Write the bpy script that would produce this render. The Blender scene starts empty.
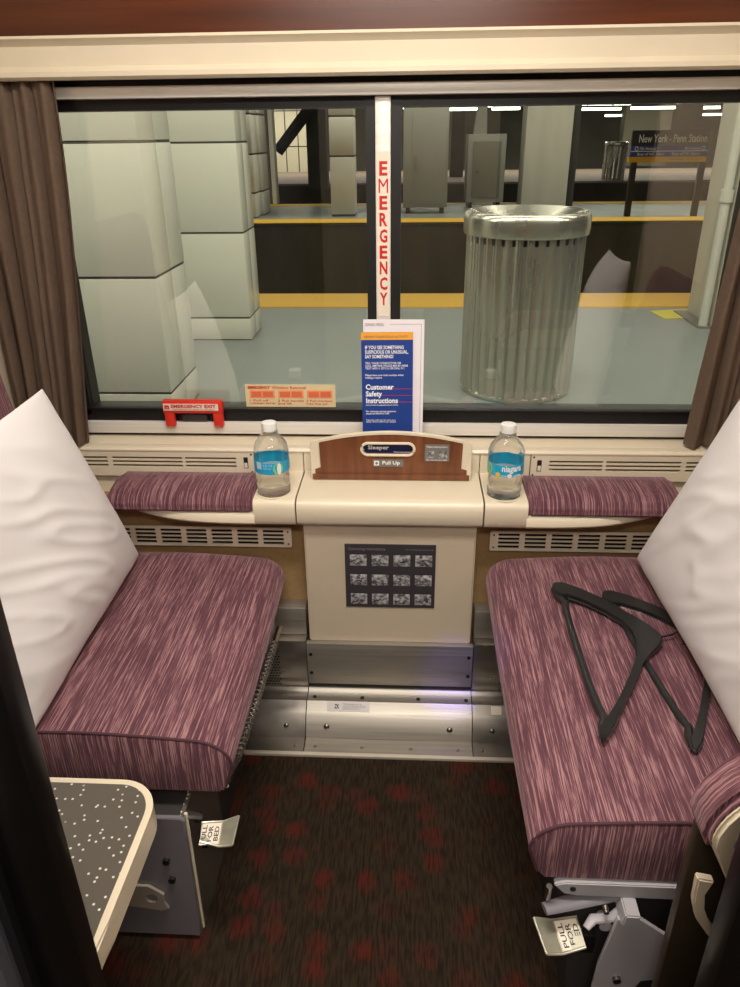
import bpy, bmesh, math, random
from mathutils import Vector, Matrix, noise
random.seed(7)
S = bpy.context.scene
COL = S.collection
PI = math.pi
# ------------------------------------------------------------------ camera, world, lights, exposure
cd = bpy.data.cameras.new('camera'); cam = bpy.data.objects.new('camera', cd); COL.objects.link(cam)
RM = Matrix(((0.99863948, -0.01210791, 0.05072066), (0.05091582, 0.43642135, -0.89830061), (-0.01125904, 0.89966094, 0.43644407)))
CP = Vector((.038, 0, 1.28))
cam.matrix_world = Matrix.Translation(CP) @ RM.to_4x4()
cd.sensor_fit = 'HORIZONTAL'; cd.sensor_width = 36; cd.lens = 36 * 741 / 740; cd.clip_start = .02; cd.clip_end = 200
S.camera = cam

def at(px, py, x=None, y=None, z=None):
    """point of the place seen at a photo pixel, on a plane x=, y= or z="""
    r = RM @ Vector(((px - 370) / 741, -(py - 493.5) / 741, -1))
    if x is not None: t = (x - CP.x) / r.x
    elif y is not None: t = (y - CP.y) / r.y
    else: t = (z - CP.z) / r.z
    return CP + t * r

W = bpy.data.worlds.new('world'); S.world = W; W.use_nodes = True
W.node_tree.nodes['Background'].inputs[0].default_value = (.55, .5, .45, 1)
W.node_tree.nodes['Background'].inputs[1].default_value = .14

def area(name, loc, rot, sx, sy, power, color, spread=PI):
    l = bpy.data.lights.new(name, 'AREA'); l.shape = 'RECTANGLE'; l.size = sx; l.size_y = sy
    l.energy = power; l.color = color; l.spread = spread
    o = bpy.data.objects.new(name, l); o.location = loc; o.rotation_euler = rot; COL.objects.link(o); return o
area('compartment_ceiling_light', (0.0, .62, 2.03), (0, 0, 0), .75, .22, 21.5, (1, .93, .84))
area('corridor_fill_light', (0.1, -.50, 2.0), (math.radians(38), 0, 0), .9, .2, 17, (1, .93, .85))  # unseen fill, enlarged and tilted into the compartment to brighten the window rail
area('platform_light_near', (0, 4.2, 2.9), (0, 0, 0), 9, .25, 100, (1, .98, .84))
area('platform_light_edge', (0, 6.0, 2.9), (0, 0, 0), 9, .25, 58, (1, .98, .84))
area('platform_light_side', (0, 2.35, 2.75), (math.radians(38), 0, 0), 9, .2, 150, (1, .98, .84))
area('platform_light_far', (0, 13.2, 3.1), (0, 0, 0), 22, .3, 380, (1, .98, .84))
area('platform_light_farther', (0, 29, 2.95), (0, 0, 0), 34, .4, 1500, (1, .97, .85))
sp = bpy.data.lights.new('blue_night_light', 'SPOT'); sp.energy = 110; sp.color = (.12, .08, 1); sp.spot_size = .085; sp.spot_blend = .9; sp.shadow_soft_size = .012
so = bpy.data.objects.new('blue_night_light', sp); so.location = (.22, -.30, 1.95)
so.rotation_euler = (Vector((.145, 1.385, .13)) - Vector(so.location)).to_track_quat('-Z', 'Y').to_euler(); COL.objects.link(so)
S.view_settings.view_transform = 'Standard'; S.view_settings.look = 'None'
S.view_settings.gamma = 1; S.view_settings.use_curve_mapping = False
S.view_settings.exposure = .10

# ------------------------------------------------------------------ materials
MATS = {}
def lin(c):
    return tuple(((v / 255) / 12.92 if v / 255 <= .04045 else ((v / 255 + .055) / 1.055) ** 2.4) for v in c)
class NT:
    def __init__(s, name):
        s.m = bpy.data.materials.new(name); s.m.use_nodes = True; s.t = s.m.node_tree
        s.b = s.t.nodes['Principled BSDF']; s.out = s.t.nodes['Material Output']
    def n(s, typ, **kw):
        x = s.t.nodes.new(typ)
        for k, v in kw.items():
            if k.startswith('i_'):
                k = k[2:]; x.inputs[int(k) if k.isdigit() else k.replace('_', ' ')].default_value = v
            else: setattr(x, k, v)
        return x
    def l(s, a, b): s.t.links.new(a, b)
def mat(name, rgb, rough=.5, metal=0, noise_amt=0, nscale=20, stretch=(1, 1, 1), bump=0, emit=0, spec=None, rough_var=0, rgb2=None, coat=0):
    if name in MATS: return MATS[name]
    N = NT(name); c = lin(rgb); b = N.b
    b.inputs['Base Color'].default_value = (*c, 1); b.inputs['Roughness'].default_value = rough; b.inputs['Metallic'].default_value = metal
    if spec is not None: b.inputs['Specular IOR Level'].default_value = spec
    if coat: b.inputs['Coat Weight'].default_value = coat; b.inputs['Coat Roughness'].default_value = .12
    tc = N.n('ShaderNodeTexCoord'); mp = N.n('ShaderNodeMapping'); N.l(tc.outputs['Object'], mp.inputs[0]); mp.inputs['Scale'].default_value = stretch
    nz = N.n('ShaderNodeTexNoise', i_Scale=nscale, i_Detail=5.0); N.l(mp.outputs[0], nz.inputs['Vector'])
    if noise_amt or rgb2:
        r = N.n('ShaderNodeMix', data_type='RGBA'); c2 = lin(rgb2) if rgb2 else tuple(v * (1 - noise_amt) for v in c)
        r.inputs[6].default_value = (*c2, 1); r.inputs[7].default_value = (*c, 1)
        rp = N.n('ShaderNodeMapRange', i_1=.35, i_2=.65); N.l(nz.outputs[0], rp.inputs[0]); N.l(rp.outputs[0], r.inputs[0]); N.l(r.outputs[2], b.inputs['Base Color'])
    if rough_var:
        rp = N.n('ShaderNodeMapRange', i_1=.3, i_2=.7, i_3=max(0, rough - rough_var), i_4=rough + rough_var); N.l(nz.outputs[0], rp.inputs[0]); N.l(rp.outputs[0], b.inputs['Roughness'])
    if bump:
        bp = N.n('ShaderNodeBump', i_Strength=bump, i_Distance=.002); N.l(nz.outputs[0], bp.inputs['Height']); N.l(bp.outputs[0], b.inputs['Normal'])
    if emit: b.inputs['Emission Color'].default_value = (*c, 1); b.inputs['Emission Strength'].default_value = emit
    MATS[name] = N.m; return N.m

CREAM = mat('cream_plastic', (228, 215, 190), .32, noise_amt=.05, nscale=6)
CREAMP = mat('taupe_cream_panel', (205, 188, 165), .45, noise_amt=.05, nscale=5)
TAN = mat('tan_carpeted_wall', (158, 126, 84), .8, noise_amt=.12, nscale=90)
BLACK = mat('black_rubber', (24, 22, 21), .45)
GLOSSBLACK = mat('black_door_frame', (12, 12, 13), .3)
GREYPAINT = mat('grey_painted_frame', (70, 71, 80), .45)
ALU = mat('satin_aluminium', (232, 226, 216), .42, .1, noise_amt=.1, nscale=10, stretch=(.3, 20, 20))
STEEL = mat('brushed_stainless_steel', (172, 165, 154), .46, .7, noise_amt=.16, nscale=12, stretch=(.35, 12, 30), rough_var=.08, bump=.05)
STEELV = mat('worn_stainless_steel', (150, 143, 134), .38, .75, noise_amt=.3, nscale=9, stretch=(1, 2, 2), rough_var=.12)
BINSTEEL = mat('bin_stainless_steel', (214, 210, 196), .27, .9, noise_amt=.2, nscale=5, stretch=(1, 1, .3), rough_var=.08)
SCREW = mat('screw_metal', (150, 145, 138), .3, 1)
DSCREW = mat('dark_screw', (50, 44, 40), .4, .6)
CHROME = mat('polished_rod', (190, 186, 180), .2, 1, noise_amt=.3, nscale=40)
WHITE = mat('white_pillowcase', (232, 228, 228), .85)
CURT = mat('taupe_curtain_cloth', (146, 122, 103), .85, noise_amt=.10, nscale=120, bump=.12)
HANG = mat('charcoal_hanger_plastic', (40, 40, 39), .28)
MECHG = mat('grey_powder_coat', (118, 114, 120), .45, noise_amt=.06)
MECHL = mat('light_grey_powder_coat', (170, 166, 170), .4, noise_amt=.05)
MECHD = mat('dark_grey_steel', (66, 63, 62), .45, .3)
DARKPANEL = mat('dark_bronze_panel', (62, 53, 42), .34, .25, noise_amt=.15, nscale=4)
CAPW = mat('white_cap_plastic', (238, 238, 232), .35)
LBLUE = mat('cyan_bottle_label', (28, 165, 208), .3)
PWHITE = mat('white_paper', (236, 228, 232), .6)
PNAVY = mat('navy_print', (30, 62, 140), .45)
PNAVY2 = mat('dark_navy_print', (24, 34, 84), .45)
PORANGE = mat('orange_print', (240, 165, 50), .5)
PRED = mat('red_print', (205, 40, 45), .5)
TXTW = mat('white_lettering', (240, 240, 240), .5)
TXTG = mat('grey_lettering', (120, 118, 120), .5)
TXTR = mat('red_lettering', (200, 38, 28), .5)
REDP = mat('red_handle_plastic', (216, 52, 36), .35)
STICK = mat('pale_yellow_sticker', (226, 205, 160), .45)
PINKP = mat('peach_pictogram', (236, 150, 110), .5)
LABW = mat('white_label', (235, 222, 205), .45)
PLACARD = mat('charcoal_placard', (58, 54, 58), .4)
GREYLAB = mat('grey_label', (118, 116, 110), .4)
PICTO = mat('grey_pictogram', (186, 184, 184), .5, rgb2=(70, 66, 70), nscale=130)
PLAT = mat('grey_platform_concrete', (134, 140, 136), .38, noise_amt=.12, nscale=1.6, rough_var=.08)
PITM = mat('sooty_track_bed', (84, 75, 60), .9, noise_amt=.3, nscale=3)
PITW = mat('sooty_pit_wall', (104, 94, 74), .85, noise_amt=.35, nscale=2.2, stretch=(1, 1, .3))
TILE = mat('white_glazed_panel', (214, 213, 200), .22, noise_amt=.04, nscale=1.2)
TILEM = mat('matt_white_panel', (204, 202, 190), .6, noise_amt=.08, nscale=1.5)
GROUT = mat('dark_grout', (70, 70, 62), .7)
CONC = mat('pale_painted_column', (196, 192, 178), .6, noise_amt=.12, nscale=3, stretch=(1, 1, .25))
CABG = mat('grey_cabinet_paint', (138, 138, 128), .5, noise_amt=.08, nscale=2)
CABD = mat('darker_cabinet_paint', (104, 100, 88), .5, noise_amt=.08, nscale=2)
DARKW = mat('dark_tunnel_wall', (112, 110, 98), .8, noise_amt=.3, nscale=.6)
STEELCOL = mat('dark_grey_column', (70, 68, 62), .7, noise_amt=.2, nscale=2)
SIGNBLK = mat('sign_black', (26, 26, 26), .5); SIGNBLU = mat('sign_blue', (42, 62, 140), .5); SIGNYEL = mat('sign_yellow', (232, 180, 30), .5)
SKIRT = mat('pipe_white_paint', (196, 194, 182), .5)
def fabric():
    N = NT('plum_striated_fabric'); b = N.b
    tc = N.n('ShaderNodeTexCoord'); sx = N.n('ShaderNodeSeparateXYZ'); N.l(tc.outputs['Object'], sx.inputs[0])
    at_ = N.n('ShaderNodeAttribute', attribute_name='weave'); cb = N.n('ShaderNodeCombineXYZ'); N.l(at_.outputs['Fac'], cb.inputs[0]); N.l(sx.outputs[1], cb.inputs[1]); N.l(sx.outputs[2], cb.inputs[2])
    outs = []
    for sc, d in (((640, 13, 13), 2), ((210, 5.0, 5.0), 3), ((330, 60, 60), 2)):
        mp = N.n('ShaderNodeMapping'); mp.inputs['Scale'].default_value = sc; N.l(cb.outputs[0], mp.inputs[0])
        nz = N.n('ShaderNodeTexNoise', i_Scale=1.0, i_Detail=float(d)); N.l(mp.outputs[0], nz.inputs['Vector']); outs.append(nz.outputs[0])
    a = N.n('ShaderNodeMath', operation='MULTIPLY_ADD', i_1=.5); N.l(outs[1], a.inputs[0]); N.l(outs[0], a.inputs[2])
    a2 = N.n('ShaderNodeMath', operation='MULTIPLY_ADD', i_1=.22); N.l(outs[2], a2.inputs[0]); N.l(a.outputs[0], a2.inputs[2])
    cr = N.n('ShaderNodeValToRGB'); e = cr.color_ramp.elements
    e[0].position = .68; e[0].color = (*lin((74, 38, 50)), 1); e[1].position = 1.06; e[1].color = (*lin((160, 118, 120)), 1)
    x = e.new(.87); x.color = (*lin((98, 56, 67)), 1)
    N.l(a2.outputs[0], cr.inputs[0]); N.l(cr.outputs[0], b.inputs['Base Color']); b.inputs['Roughness'].default_value = .82
    b.inputs['Sheen Weight'].default_value = .3; b.inputs['Sheen Tint'].default_value = (.9, .6, .65, 1)
    bp = N.n('ShaderNodeBump', i_Strength=.35, i_Distance=.0015); N.l(a2.outputs[0], bp.inputs['Height']); N.l(bp.outputs[0], b.inputs['Normal'])
    return N.m
FAB = fabric()
PIPING = mat('dark_plum_piping', (74, 42, 52), .8)
def carpet():
    N = NT('dark_carpet_with_red_spots'); b = N.b
    tc = N.n('ShaderNodeTexCoord'); nz = N.n('ShaderNodeTexNoise', i_Scale=26.0, i_Detail=2.0); N.l(tc.outputs['Object'], nz.inputs['Vector'])
    mx = N.n('ShaderNodeMix', data_type='VECTOR', factor_mode='UNIFORM'); mx.inputs[0].default_value = .035
    N.l(tc.outputs['Object'], mx.inputs[4]); N.l(nz.outputs['Color'], mx.inputs[5])
    v = N.n('ShaderNodeTexVoronoi', voronoi_dimensions='2D', i_Scale=15.0, i_Randomness=.85); N.l(mx.outputs[1], v.inputs['Vector'])
    th = N.n('ShaderNodeMapRange', i_1=.44, i_2=.16); N.l(v.outputs['Distance'], th.inputs[0])
    pk = N.n('ShaderNodeSeparateColor'); N.l(v.outputs['Color'], pk.inputs[0])
    pr = N.n('ShaderNodeMapRange', i_1=.25, i_2=.75, i_3=.1, i_4=1.0); N.l(pk.outputs[0], pr.inputs[0])
    mp = N.n('ShaderNodeMapping'); mp.inputs['Scale'].default_value = (240, 30, 30); N.l(tc.outputs['Object'], mp.inputs[0])
    n2 = N.n('ShaderNodeTexNoise', i_Scale=1.0, i_Detail=2.0); N.l(mp.outputs[0], n2.inputs['Vector'])
    s2 = N.n('ShaderNodeMapRange', i_1=.38, i_2=.6, i_3=.25, i_4=1.0); N.l(n2.outputs[0], s2.inputs[0])
    m1 = N.n('ShaderNodeMath', operation='MULTIPLY'); N.l(th.outputs[0], m1.inputs[0]); N.l(s2.outputs[0], m1.inputs[1])
    m2 = N.n('ShaderNodeMath', operation='MULTIPLY'); N.l(m1.outputs[0], m2.inputs[0]); N.l(pr.outputs[0], m2.inputs[1])
    base = N.n('ShaderNodeMix', data_type='RGBA'); base.inputs[6].default_value = (*lin((27, 19, 14)), 1); base.inputs[7].default_value = (*lin((50, 40, 28)), 1); N.l(s2.outputs[0], base.inputs[0])
    c = N.n('ShaderNodeMix', data_type='RGBA'); N.l(m2.outputs[0], c.inputs[0]); N.l(base.outputs[2], c.inputs[6]); c.inputs[7].default_value = (*lin((78, 30, 23)), 1)
    N.l(c.outputs[2], b.inputs['Base Color']); b.inputs['Roughness'].default_value = .95; b.inputs['Specular IOR Level'].default_value = .15
    bp = N.n('ShaderNodeBump', i_Strength=.5, i_Distance=.003); N.l(n2.outputs[0], bp.inputs['Height']); N.l(bp.outputs[0], b.inputs['Normal'])
    return N.m
CARPET = carpet()
def wood(name, c1, c2, stretch, rough=.35):
    N = NT(name); tc = N.n('ShaderNodeTexCoord'); mp = N.n('ShaderNodeMapping'); mp.inputs['Scale'].default_value = stretch; N.l(tc.outputs['Object'], mp.inputs[0])
    nz = N.n('ShaderNodeTexNoise', i_Scale=3.0, i_Detail=6.0, i_Distortion=.4); N.l(mp.outputs[0], nz.inputs['Vector'])
    cr = N.n('ShaderNodeValToRGB'); e = cr.color_ramp.elements; e[0].position = .3; e[0].color = (*lin(c1), 1); e[1].position = .7; e[1].color = (*lin(c2), 1)
    N.l(nz.outputs[0], cr.inputs[0]); N.l(cr.outputs[0], N.b.inputs['Base Color']); N.b.inputs['Roughness'].default_value = rough; return N.m
WOODV = wood('brown_wood_laminate', (98, 56, 34), (130, 80, 52), (18, 4, 2))
WOODH = wood('red_brown_wood_veneer', (72, 32, 12), (98, 47, 20), (.6, 3, 14), .3)
def tactile():
    N = NT('yellow_tactile_strip'); tc = N.n('ShaderNodeTexCoord'); v = N.n('ShaderNodeTexVoronoi', i_Scale=16.0, i_Randomness=0.0); N.l(tc.outputs['Object'], v.inputs['Vector'])
    r = N.n('ShaderNodeMapRange', i_1=.25, i_2=.4, i_3=1.0, i_4=0.0); N.l(v.outputs['Distance'], r.inputs[0])
    m = N.n('ShaderNodeMix', data_type='RGBA'); m.inputs[6].default_value = (*lin((228, 176, 40)), 1); m.inputs[7].default_value = (*lin((240, 204, 80)), 1); N.l(r.outputs[0], m.inputs[0])
    N.l(m.outputs[2], N.b.inputs['Base Color']); bp = N.n('ShaderNodeBump', i_Strength=.6, i_Distance=.01); N.l(r.outputs[0], bp.inputs['Height']); N.l(bp.outputs[0], N.b.inputs['Normal']); N.b.inputs['Roughness'].default_value = .5; return N.m
TACT = tactile()
def speck():
    N = NT('grey_tabletop_with_white_flecks'); tc = N.n('ShaderNodeTexCoord'); v = N.n('ShaderNodeTexVoronoi', voronoi_dimensions='2D', i_Scale=95.0); N.l(tc.outputs['Object'], v.inputs['Vector'])
    r = N.n('ShaderNodeMapRange', i_1=.19, i_2=.13); N.l(v.outputs['Distance'], r.inputs[0]); sp_ = N.n('ShaderNodeSeparateColor'); N.l(v.outputs['Color'], sp_.inputs[0])
    r2 = N.n('ShaderNodeMapRange', i_1=.55, i_2=.6); N.l(sp_.outputs[0], r2.inputs[0]); mm = N.n('ShaderNodeMath', operation='MULTIPLY'); N.l(r.outputs[0], mm.inputs[0]); N.l(r2.outputs[0], mm.inputs[1])
    m = N.n('ShaderNodeMix', data_type='RGBA'); m.inputs[6].default_value = (*lin((92, 87, 78)), 1); m.inputs[7].default_value = (*lin((225, 222, 212)), 1); N.l(mm.outputs[0], m.inputs[0])
    N.l(m.outputs[2], N.b.inputs['Base Color']); N.b.inputs['Roughness'].default_value = .3; return N.m
SPECK = speck()
def glassm(name, ior, tint, rough=0.0):
    N = NT(name); N.t.nodes.remove(N.b); tr = N.n('ShaderNodeBsdfTransparent'); tr.inputs[0].default_value = (*tint, 1)
    gl = N.n('ShaderNodeBsdfGlossy'); gl.inputs['Roughness'].default_value = rough; fr = N.n('ShaderNodeFresnel', i_IOR=ior); mx = N.n('ShaderNodeMixShader')
    N.l(fr.outputs[0], mx.inputs[0]); N.l(tr.outputs[0], mx.inputs[1]); N.l(gl.outputs[0], mx.inputs[2]); N.l(mx.outputs[0], N.out.inputs[0]); return N.m
PANE = glassm('window_glass', 1.95, (.96, .96, .93))
def bottlem():
    N = NT('clear_bottle_plastic'); b = N.b; b.inputs['Base Color'].default_value = (.97, .98, .97, 1); b.inputs['Roughness'].default_value = .02; b.inputs['Transmission Weight'].default_value = 1; b.inputs['IOR'].default_value = 1.33
    tr = N.n('ShaderNodeBsdfTransparent'); tr.inputs[0].default_value = (.98, .98, .98, 1); mx = N.n('ShaderNodeMixShader', i_0=.40); N.l(b.outputs[0], mx.inputs[1]); N.l(tr.outputs[0], mx.inputs[2]); N.l(mx.outputs[0], N.out.inputs[0])
    return N.m
BOTTLE = bottlem()
TUBE = mat('fluorescent_tube', (235, 250, 225), .5, emit=7)

# ------------------------------------------------------------------ mesh helpers
class MB:
    def __init__(s): s.bm = bmesh.new(); s.mats = []; s.cur = 0
    def m(s, mt):
        if mt not in s.mats: s.mats.append(mt)
        s.cur = s.mats.index(mt); return s
    def _done(s, faces):
        for f in faces: f.material_index = s.cur; f.smooth = True
    def box(s, x0, x1, y0, y1, z0, z1, bev=0, seg=2, M=None):
        t = bmesh.new(); bmesh.ops.create_cube(t, size=1)
        for v in t.verts: v.co = Vector(((x0 + x1) / 2 + v.co.x * (x1 - x0), (y0 + y1) / 2 + v.co.y * (y1 - y0), (z0 + z1) / 2 + v.co.z * (z1 - z0)))
        if bev: bmesh.ops.bevel(t, geom=list(t.edges), offset=bev, segments=seg, affect='EDGES', profile=.5, clamp_overlap=True)
        return s.merge(t, M, smooth=bool(bev) and bev > .004)
    def merge(s, t, M=None, smooth=True):
        bmesh.ops.recalc_face_normals(t, faces=t.faces)
        mp = {}
        for v in t.verts: mp[v] = s.bm.verts.new(M @ v.co if M else v.co)
        for f in t.faces:
            try: g = s.bm.faces.new([mp[v] for v in f.verts]); g.material_index = s.cur; g.smooth = smooth
            except ValueError: pass
        t.free(); return s
    def prism(s, poly, a0, a1, axis='x', bev=0, seg=2, smooth=None):
        """poly in the two other axes (in order), pulled from a0 to a1 along axis"""
        t = bmesh.new()
        def P(u, v, a): return (a, u, v) if axis == 'x' else ((u, a, v) if axis == 'y' else (u, v, a))
        A = [t.verts.new(P(u, v, a0)) for u, v in poly]; B = [t.verts.new(P(u, v, a1)) for u, v in poly]; n = len(poly)
        t.faces.new(A); t.faces.new(B[::-1])
        for i in range(n): t.faces.new((A[i], A[(i + 1) % n], B[(i + 1) % n], B[i]))
        if bev: bmesh.ops.bevel(t, geom=list(t.edges), offset=bev, segments=seg, affect='EDGES', clamp_overlap=True)
        return s.merge(t, None, smooth=bool(bev) if smooth is None else smooth)
    def tube(s, pts, r, n=10, closed=False, flat=1.0, up=None):
        pts = [Vector(p) for p in pts]; rr = r if isinstance(r, (list, tuple)) else [r] * len(pts)
        t = bmesh.new(); rings = []; N = len(pts); ref = Vector(up) if up else None
        for i, p in enumerate(pts):
            if closed: d = pts[(i + 1) % N] - pts[i - 1]
            else: d = pts[min(i + 1, N - 1)] - pts[max(i - 1, 0)]
            d.normalize()
            u = ref if ref else (Vector((0, 0, 1)) if abs(d.z) < .9 else Vector((1, 0, 0)))
            a = d.cross(u).normalized(); b = a.cross(d).normalized()
            rings.append([t.verts.new(p + a * math.cos(2 * PI * k / n) * rr[i] + b * math.sin(2 * PI * k / n) * rr[i] * flat) for k in range(n)])
        for i in range(N if closed else N - 1):
            A, B = rings[i], rings[(i + 1) % N]
            for k in range(n): t.faces.new((A[k], A[(k + 1) % n], B[(k + 1) % n], B[k]))
        if not closed: t.faces.new(rings[0][::-1]); t.faces.new(rings[-1])
        return s.merge(t)
    def cyl(s, p0, p1, r, n=20): return s.tube([p0, p1], r, n)
    def lathe(s, prof, c=(0, 0, 0), n=40, wob=None, cap=True):
        t = bmesh.new(); rings = []
        for r, z in prof:
            rings.append([t.verts.new((c[0] + (r * (wob(2 * PI * k / n, z) if wob else 1)) * math.cos(2 * PI * k / n), c[1] + (r * (wob(2 * PI * k / n, z) if wob else 1)) * math.sin(2 * PI * k / n), c[2] + z)) for k in range(n)])
        for A, B in zip(rings, rings[1:]):
            for k in range(n): t.faces.new((A[k], A[(k + 1) % n], B[(k + 1) % n], B[k]))
        if cap: t.faces.new(rings[0][::-1]); t.faces.new(rings[-1])
        return s.merge(t)
    def build(s, name, material=None, parent=None, org=None):
        me = bpy.data.meshes.new(name)
        if material and not s.mats: s.mats = [material]
        off = Vector((0, 0, 0))
        if parent is not None: off = wloc(parent)
        else:
            if org is None:
                vs = [v.co for v in s.bm.verts]; off = Vector(((min(v.x for v in vs) + max(v.x for v in vs)) / 2, (min(v.y for v in vs) + max(v.y for v in vs)) / 2, min(v.z for v in vs)))
            else: off = Vector(org)
        for v in s.bm.verts: v.co -= off
        s.bm.to_mesh(me); s.bm.free()
        for mt in s.mats: me.materials.append(mt)
        try: me.set_sharp_from_angle(angle=math.radians(38))
        except Exception: pass
        o = bpy.data.objects.new(name, me); COL.objects.link(o)
        if parent is not None: o.parent = parent
        else: o.location = off
        return o
def wloc(o):
    v = Vector((0, 0, 0))
    while o is not None: v += o.location; o = o.parent
    return v
def thing(name, loc, label, cat, group=None):
    o = bpy.data.objects.new(name, None); o.empty_display_size = .05; COL.objects.link(o); o.location = loc; o['label'] = label; o['category'] = cat
    if group: o['group'] = group
    return o
def tag(o, label, cat, group=None):
    o['label'] = label; o['category'] = cat
    if group: o['group'] = group
    return o
def struct(o): o['kind'] = 'structure'; return o
def bx(name, mt, parent, *a, **k): return MB().box(*a, **k).build(name, mt, parent)
def text(body, x0, x1, z0, z1, y, mt, parent, name='lettering', bold=0, align='LEFT', M=None, depth=.0006, space=1.0, line=1.0):
    """lettering facing -y that fills the rectangle x0..x1, z0..z1 on the plane y; M = optional extra transform"""
    c = bpy.data.curves.new(name, 'FONT'); c.body = body; c.align_x = align; c.offset = bold; c.space_line = line; c.space_character = space; c.resolution_u = 2
    o = bpy.data.objects.new(name, c); COL.objects.link(o); bpy.context.view_layer.update()
    me = bpy.data.meshes.new_from_object(o); bpy.data.objects.remove(o)
    xs = [v.co.x for v in me.vertices]; ys = [v.co.y for v in me.vertices]; a, b_, c_, d_ = min(xs), max(xs), min(ys), max(ys)
    t = bmesh.new(); t.from_mesh(me); bpy.data.meshes.remove(me)
    for v in t.verts: v.co = Vector((x0 + (v.co.x - a) / (b_ - a) * (x1 - x0), y, z0 + (v.co.y - c_) / (d_ - c_) * (z1 - z0)))
    ex = bmesh.ops.extrude_face_region(t, geom=list(t.faces)); 
    for g in ex['geom']:
        if isinstance(g, bmesh.types.BMVert): g.co.y -= depth
    mb = MB(); mb.merge(t, M, smooth=False); return mb.build(name, mt, parent)
def weave(o, f=None, cap=True):
    me = o.data; at_ = me.attributes.new('weave', 'FLOAT', 'CORNER'); off = wloc(o)
    for p in me.polygons:
        for li in p.loop_indices:
            v = me.vertices[me.loops[li].vertex_index].co + off
            at_.data[li].value = f(v) if f and not (cap and abs(p.normal.y) > .8) else v.x
    return o
def plate(name, loops, y0, y1, mt, parent, M=None, bev=0):
    """flat plate in xz with holes: loops[0] is the outline, the rest are holes"""
    cu = bpy.data.curves.new(name, 'CURVE'); cu.dimensions = '2D'; cu.fill_mode = 'BOTH'; cu.extrude = (y1 - y0) / 2 - bev; cu.bevel_depth = bev; cu.bevel_resolution = 1
    for lp in loops:
        sp_ = cu.splines.new('POLY'); sp_.points.add(len(lp) - 1); sp_.use_cyclic_u = True
        for i, (u, v) in enumerate(lp): sp_.points[i].co = (u, v, 0, 1)
    o = bpy.data.objects.new(name, cu); COL.objects.link(o); bpy.context.view_layer.update()
    me = bpy.data.meshes.new_from_object(o); bpy.data.objects.remove(o)
    t = bmesh.new(); t.from_mesh(me); bpy.data.meshes.remove(me); ym = (y0 + y1) / 2
    for v in t.verts: v.co = Vector((v.co.x, ym - v.co.z, v.co.y))
    mb = MB(); mb.merge(t, M, smooth=False); return mb.build(name, mt, parent)
def rect(x0, x1, z0, z1, r=0, n=4):
    if not r: return [(x0, z0), (x1, z0), (x1, z1), (x0, z1)]
    p = []
    for cx, cz, a in ((x1 - r, z0 + r, -90), (x1 - r, z1 - r, 0), (x0 + r, z1 - r, 90), (x0 + r, z0 + r, 180)):
        for i in range(n + 1):
            b = math.radians(a + 90 * i / n); p.append((cx + r * math.cos(b), cz + r * math.sin(b)))
    return p

# ------------------------------------------------------------------ compartment shell
struct(bx('floor', CARPET, None, -.85, .85, -.75, 1.285, -.03, 0))
struct(bx('ceiling', CREAM, None, -.85, .85, -.75, 1.7, 2.06, 2.1))
struct(bx('wall_left', CREAMP, None, -.89, -.85, -.75, 1.7, -.03, 2.06))
struct(bx('wall_right', CREAMP, None, .85, .89, -.75, 1.7, -.03, 2.06))
struct(bx('wall_back', mat('corridor_wall_panel', (120, 112, 100), .6), None, -.85, .85, -.79, -.75, 0, 2.06))
struct(bx('wall_front', TAN, None, -.85, .85, 1.46, 1.60, .06, .528))
struct(bx('wall_lower_front', CREAM, None, -.85, .85, 1.542, 1.60, .528, .60))
w = MB(); w.box(-.85, .85, 1.530, 1.66, 1.445, 2.06); struct(w.build('wall_upper', WOODH, None))
# cream moulding above the window
prof = [(y_ + .052, z_ + .005) for y_, z_ in [(1.485, 1.441), (1.476, 1.441), (1.473, 1.436), (1.480, 1.431), (1.486, 1.425), (1.488, 1.393), (1.482, 1.389), (1.476, 1.384), (1.476, 1.376), (1.482, 1.371), (1.50, 1.371), (1.56, 1.376), (1.56, 1.441)]]
struct(MB().prism(prof, -.85, .85, 'x', smooth=True).build('trim_1', CREAM))
# black surround, bright rails
fr = MB(); fr.box(-.85, .85, 1.612, 1.66, 1.366, 1.441); fr.box(-.85, .85, 1.60, 1.66, 1.326, 1.346)
fr.box(-.85, .85, 1.60, 1.66, .685, .712); fr.box(-.85, .85, 1.605, 1.66, .560, .657)
fr.box(-.052, -.033, 1.598, 1.66, .70, 1.34); fr.box(-.003, .017, 1.598, 1.66, .70, 1.34)
fr.box(-.85, -.70, 1.60, 1.66, .70, 1.34); fr.box(.70, .85, 1.60, 1.66, .70, 1.34)
struct(fr.build('window_surround', BLACK))
struct(bx('trim_2', ALU, None, -.85, .85, 1.572, 1.66, 1.346, 1.367, bev=.002))
struct(bx('trim_3', ALU, None, -.85, .85, 1.590, 1.66, .657, .685, bev=.002))
struct(bx('trim_4', BLACK, None, -.85, .85, 1.596, 1.61, .712, .716))
p = struct(bx('window_1', PANE, None, -.70, -.052, 1.612, 1.618, .71, 1.328))
p = struct(bx('window_2', PANE, None, .017, .70, 1.612, 1.618, .71, 1.328))
# sill deck
struct(MB().prism([(1.552, .643), (1.60, .648), (1.604, .648), (1.604, .60), (1.552, .60)], -.85, .85, 'x').build('trim_5', CREAM))
struct(MB().prism([(1.528, .641), (1.532, .646), (1.546, .648), (1.556, .644), (1.556, .638), (1.528, .638)], -.85, .85, 'x', smooth=True).build('trim_6', CREAM))

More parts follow.
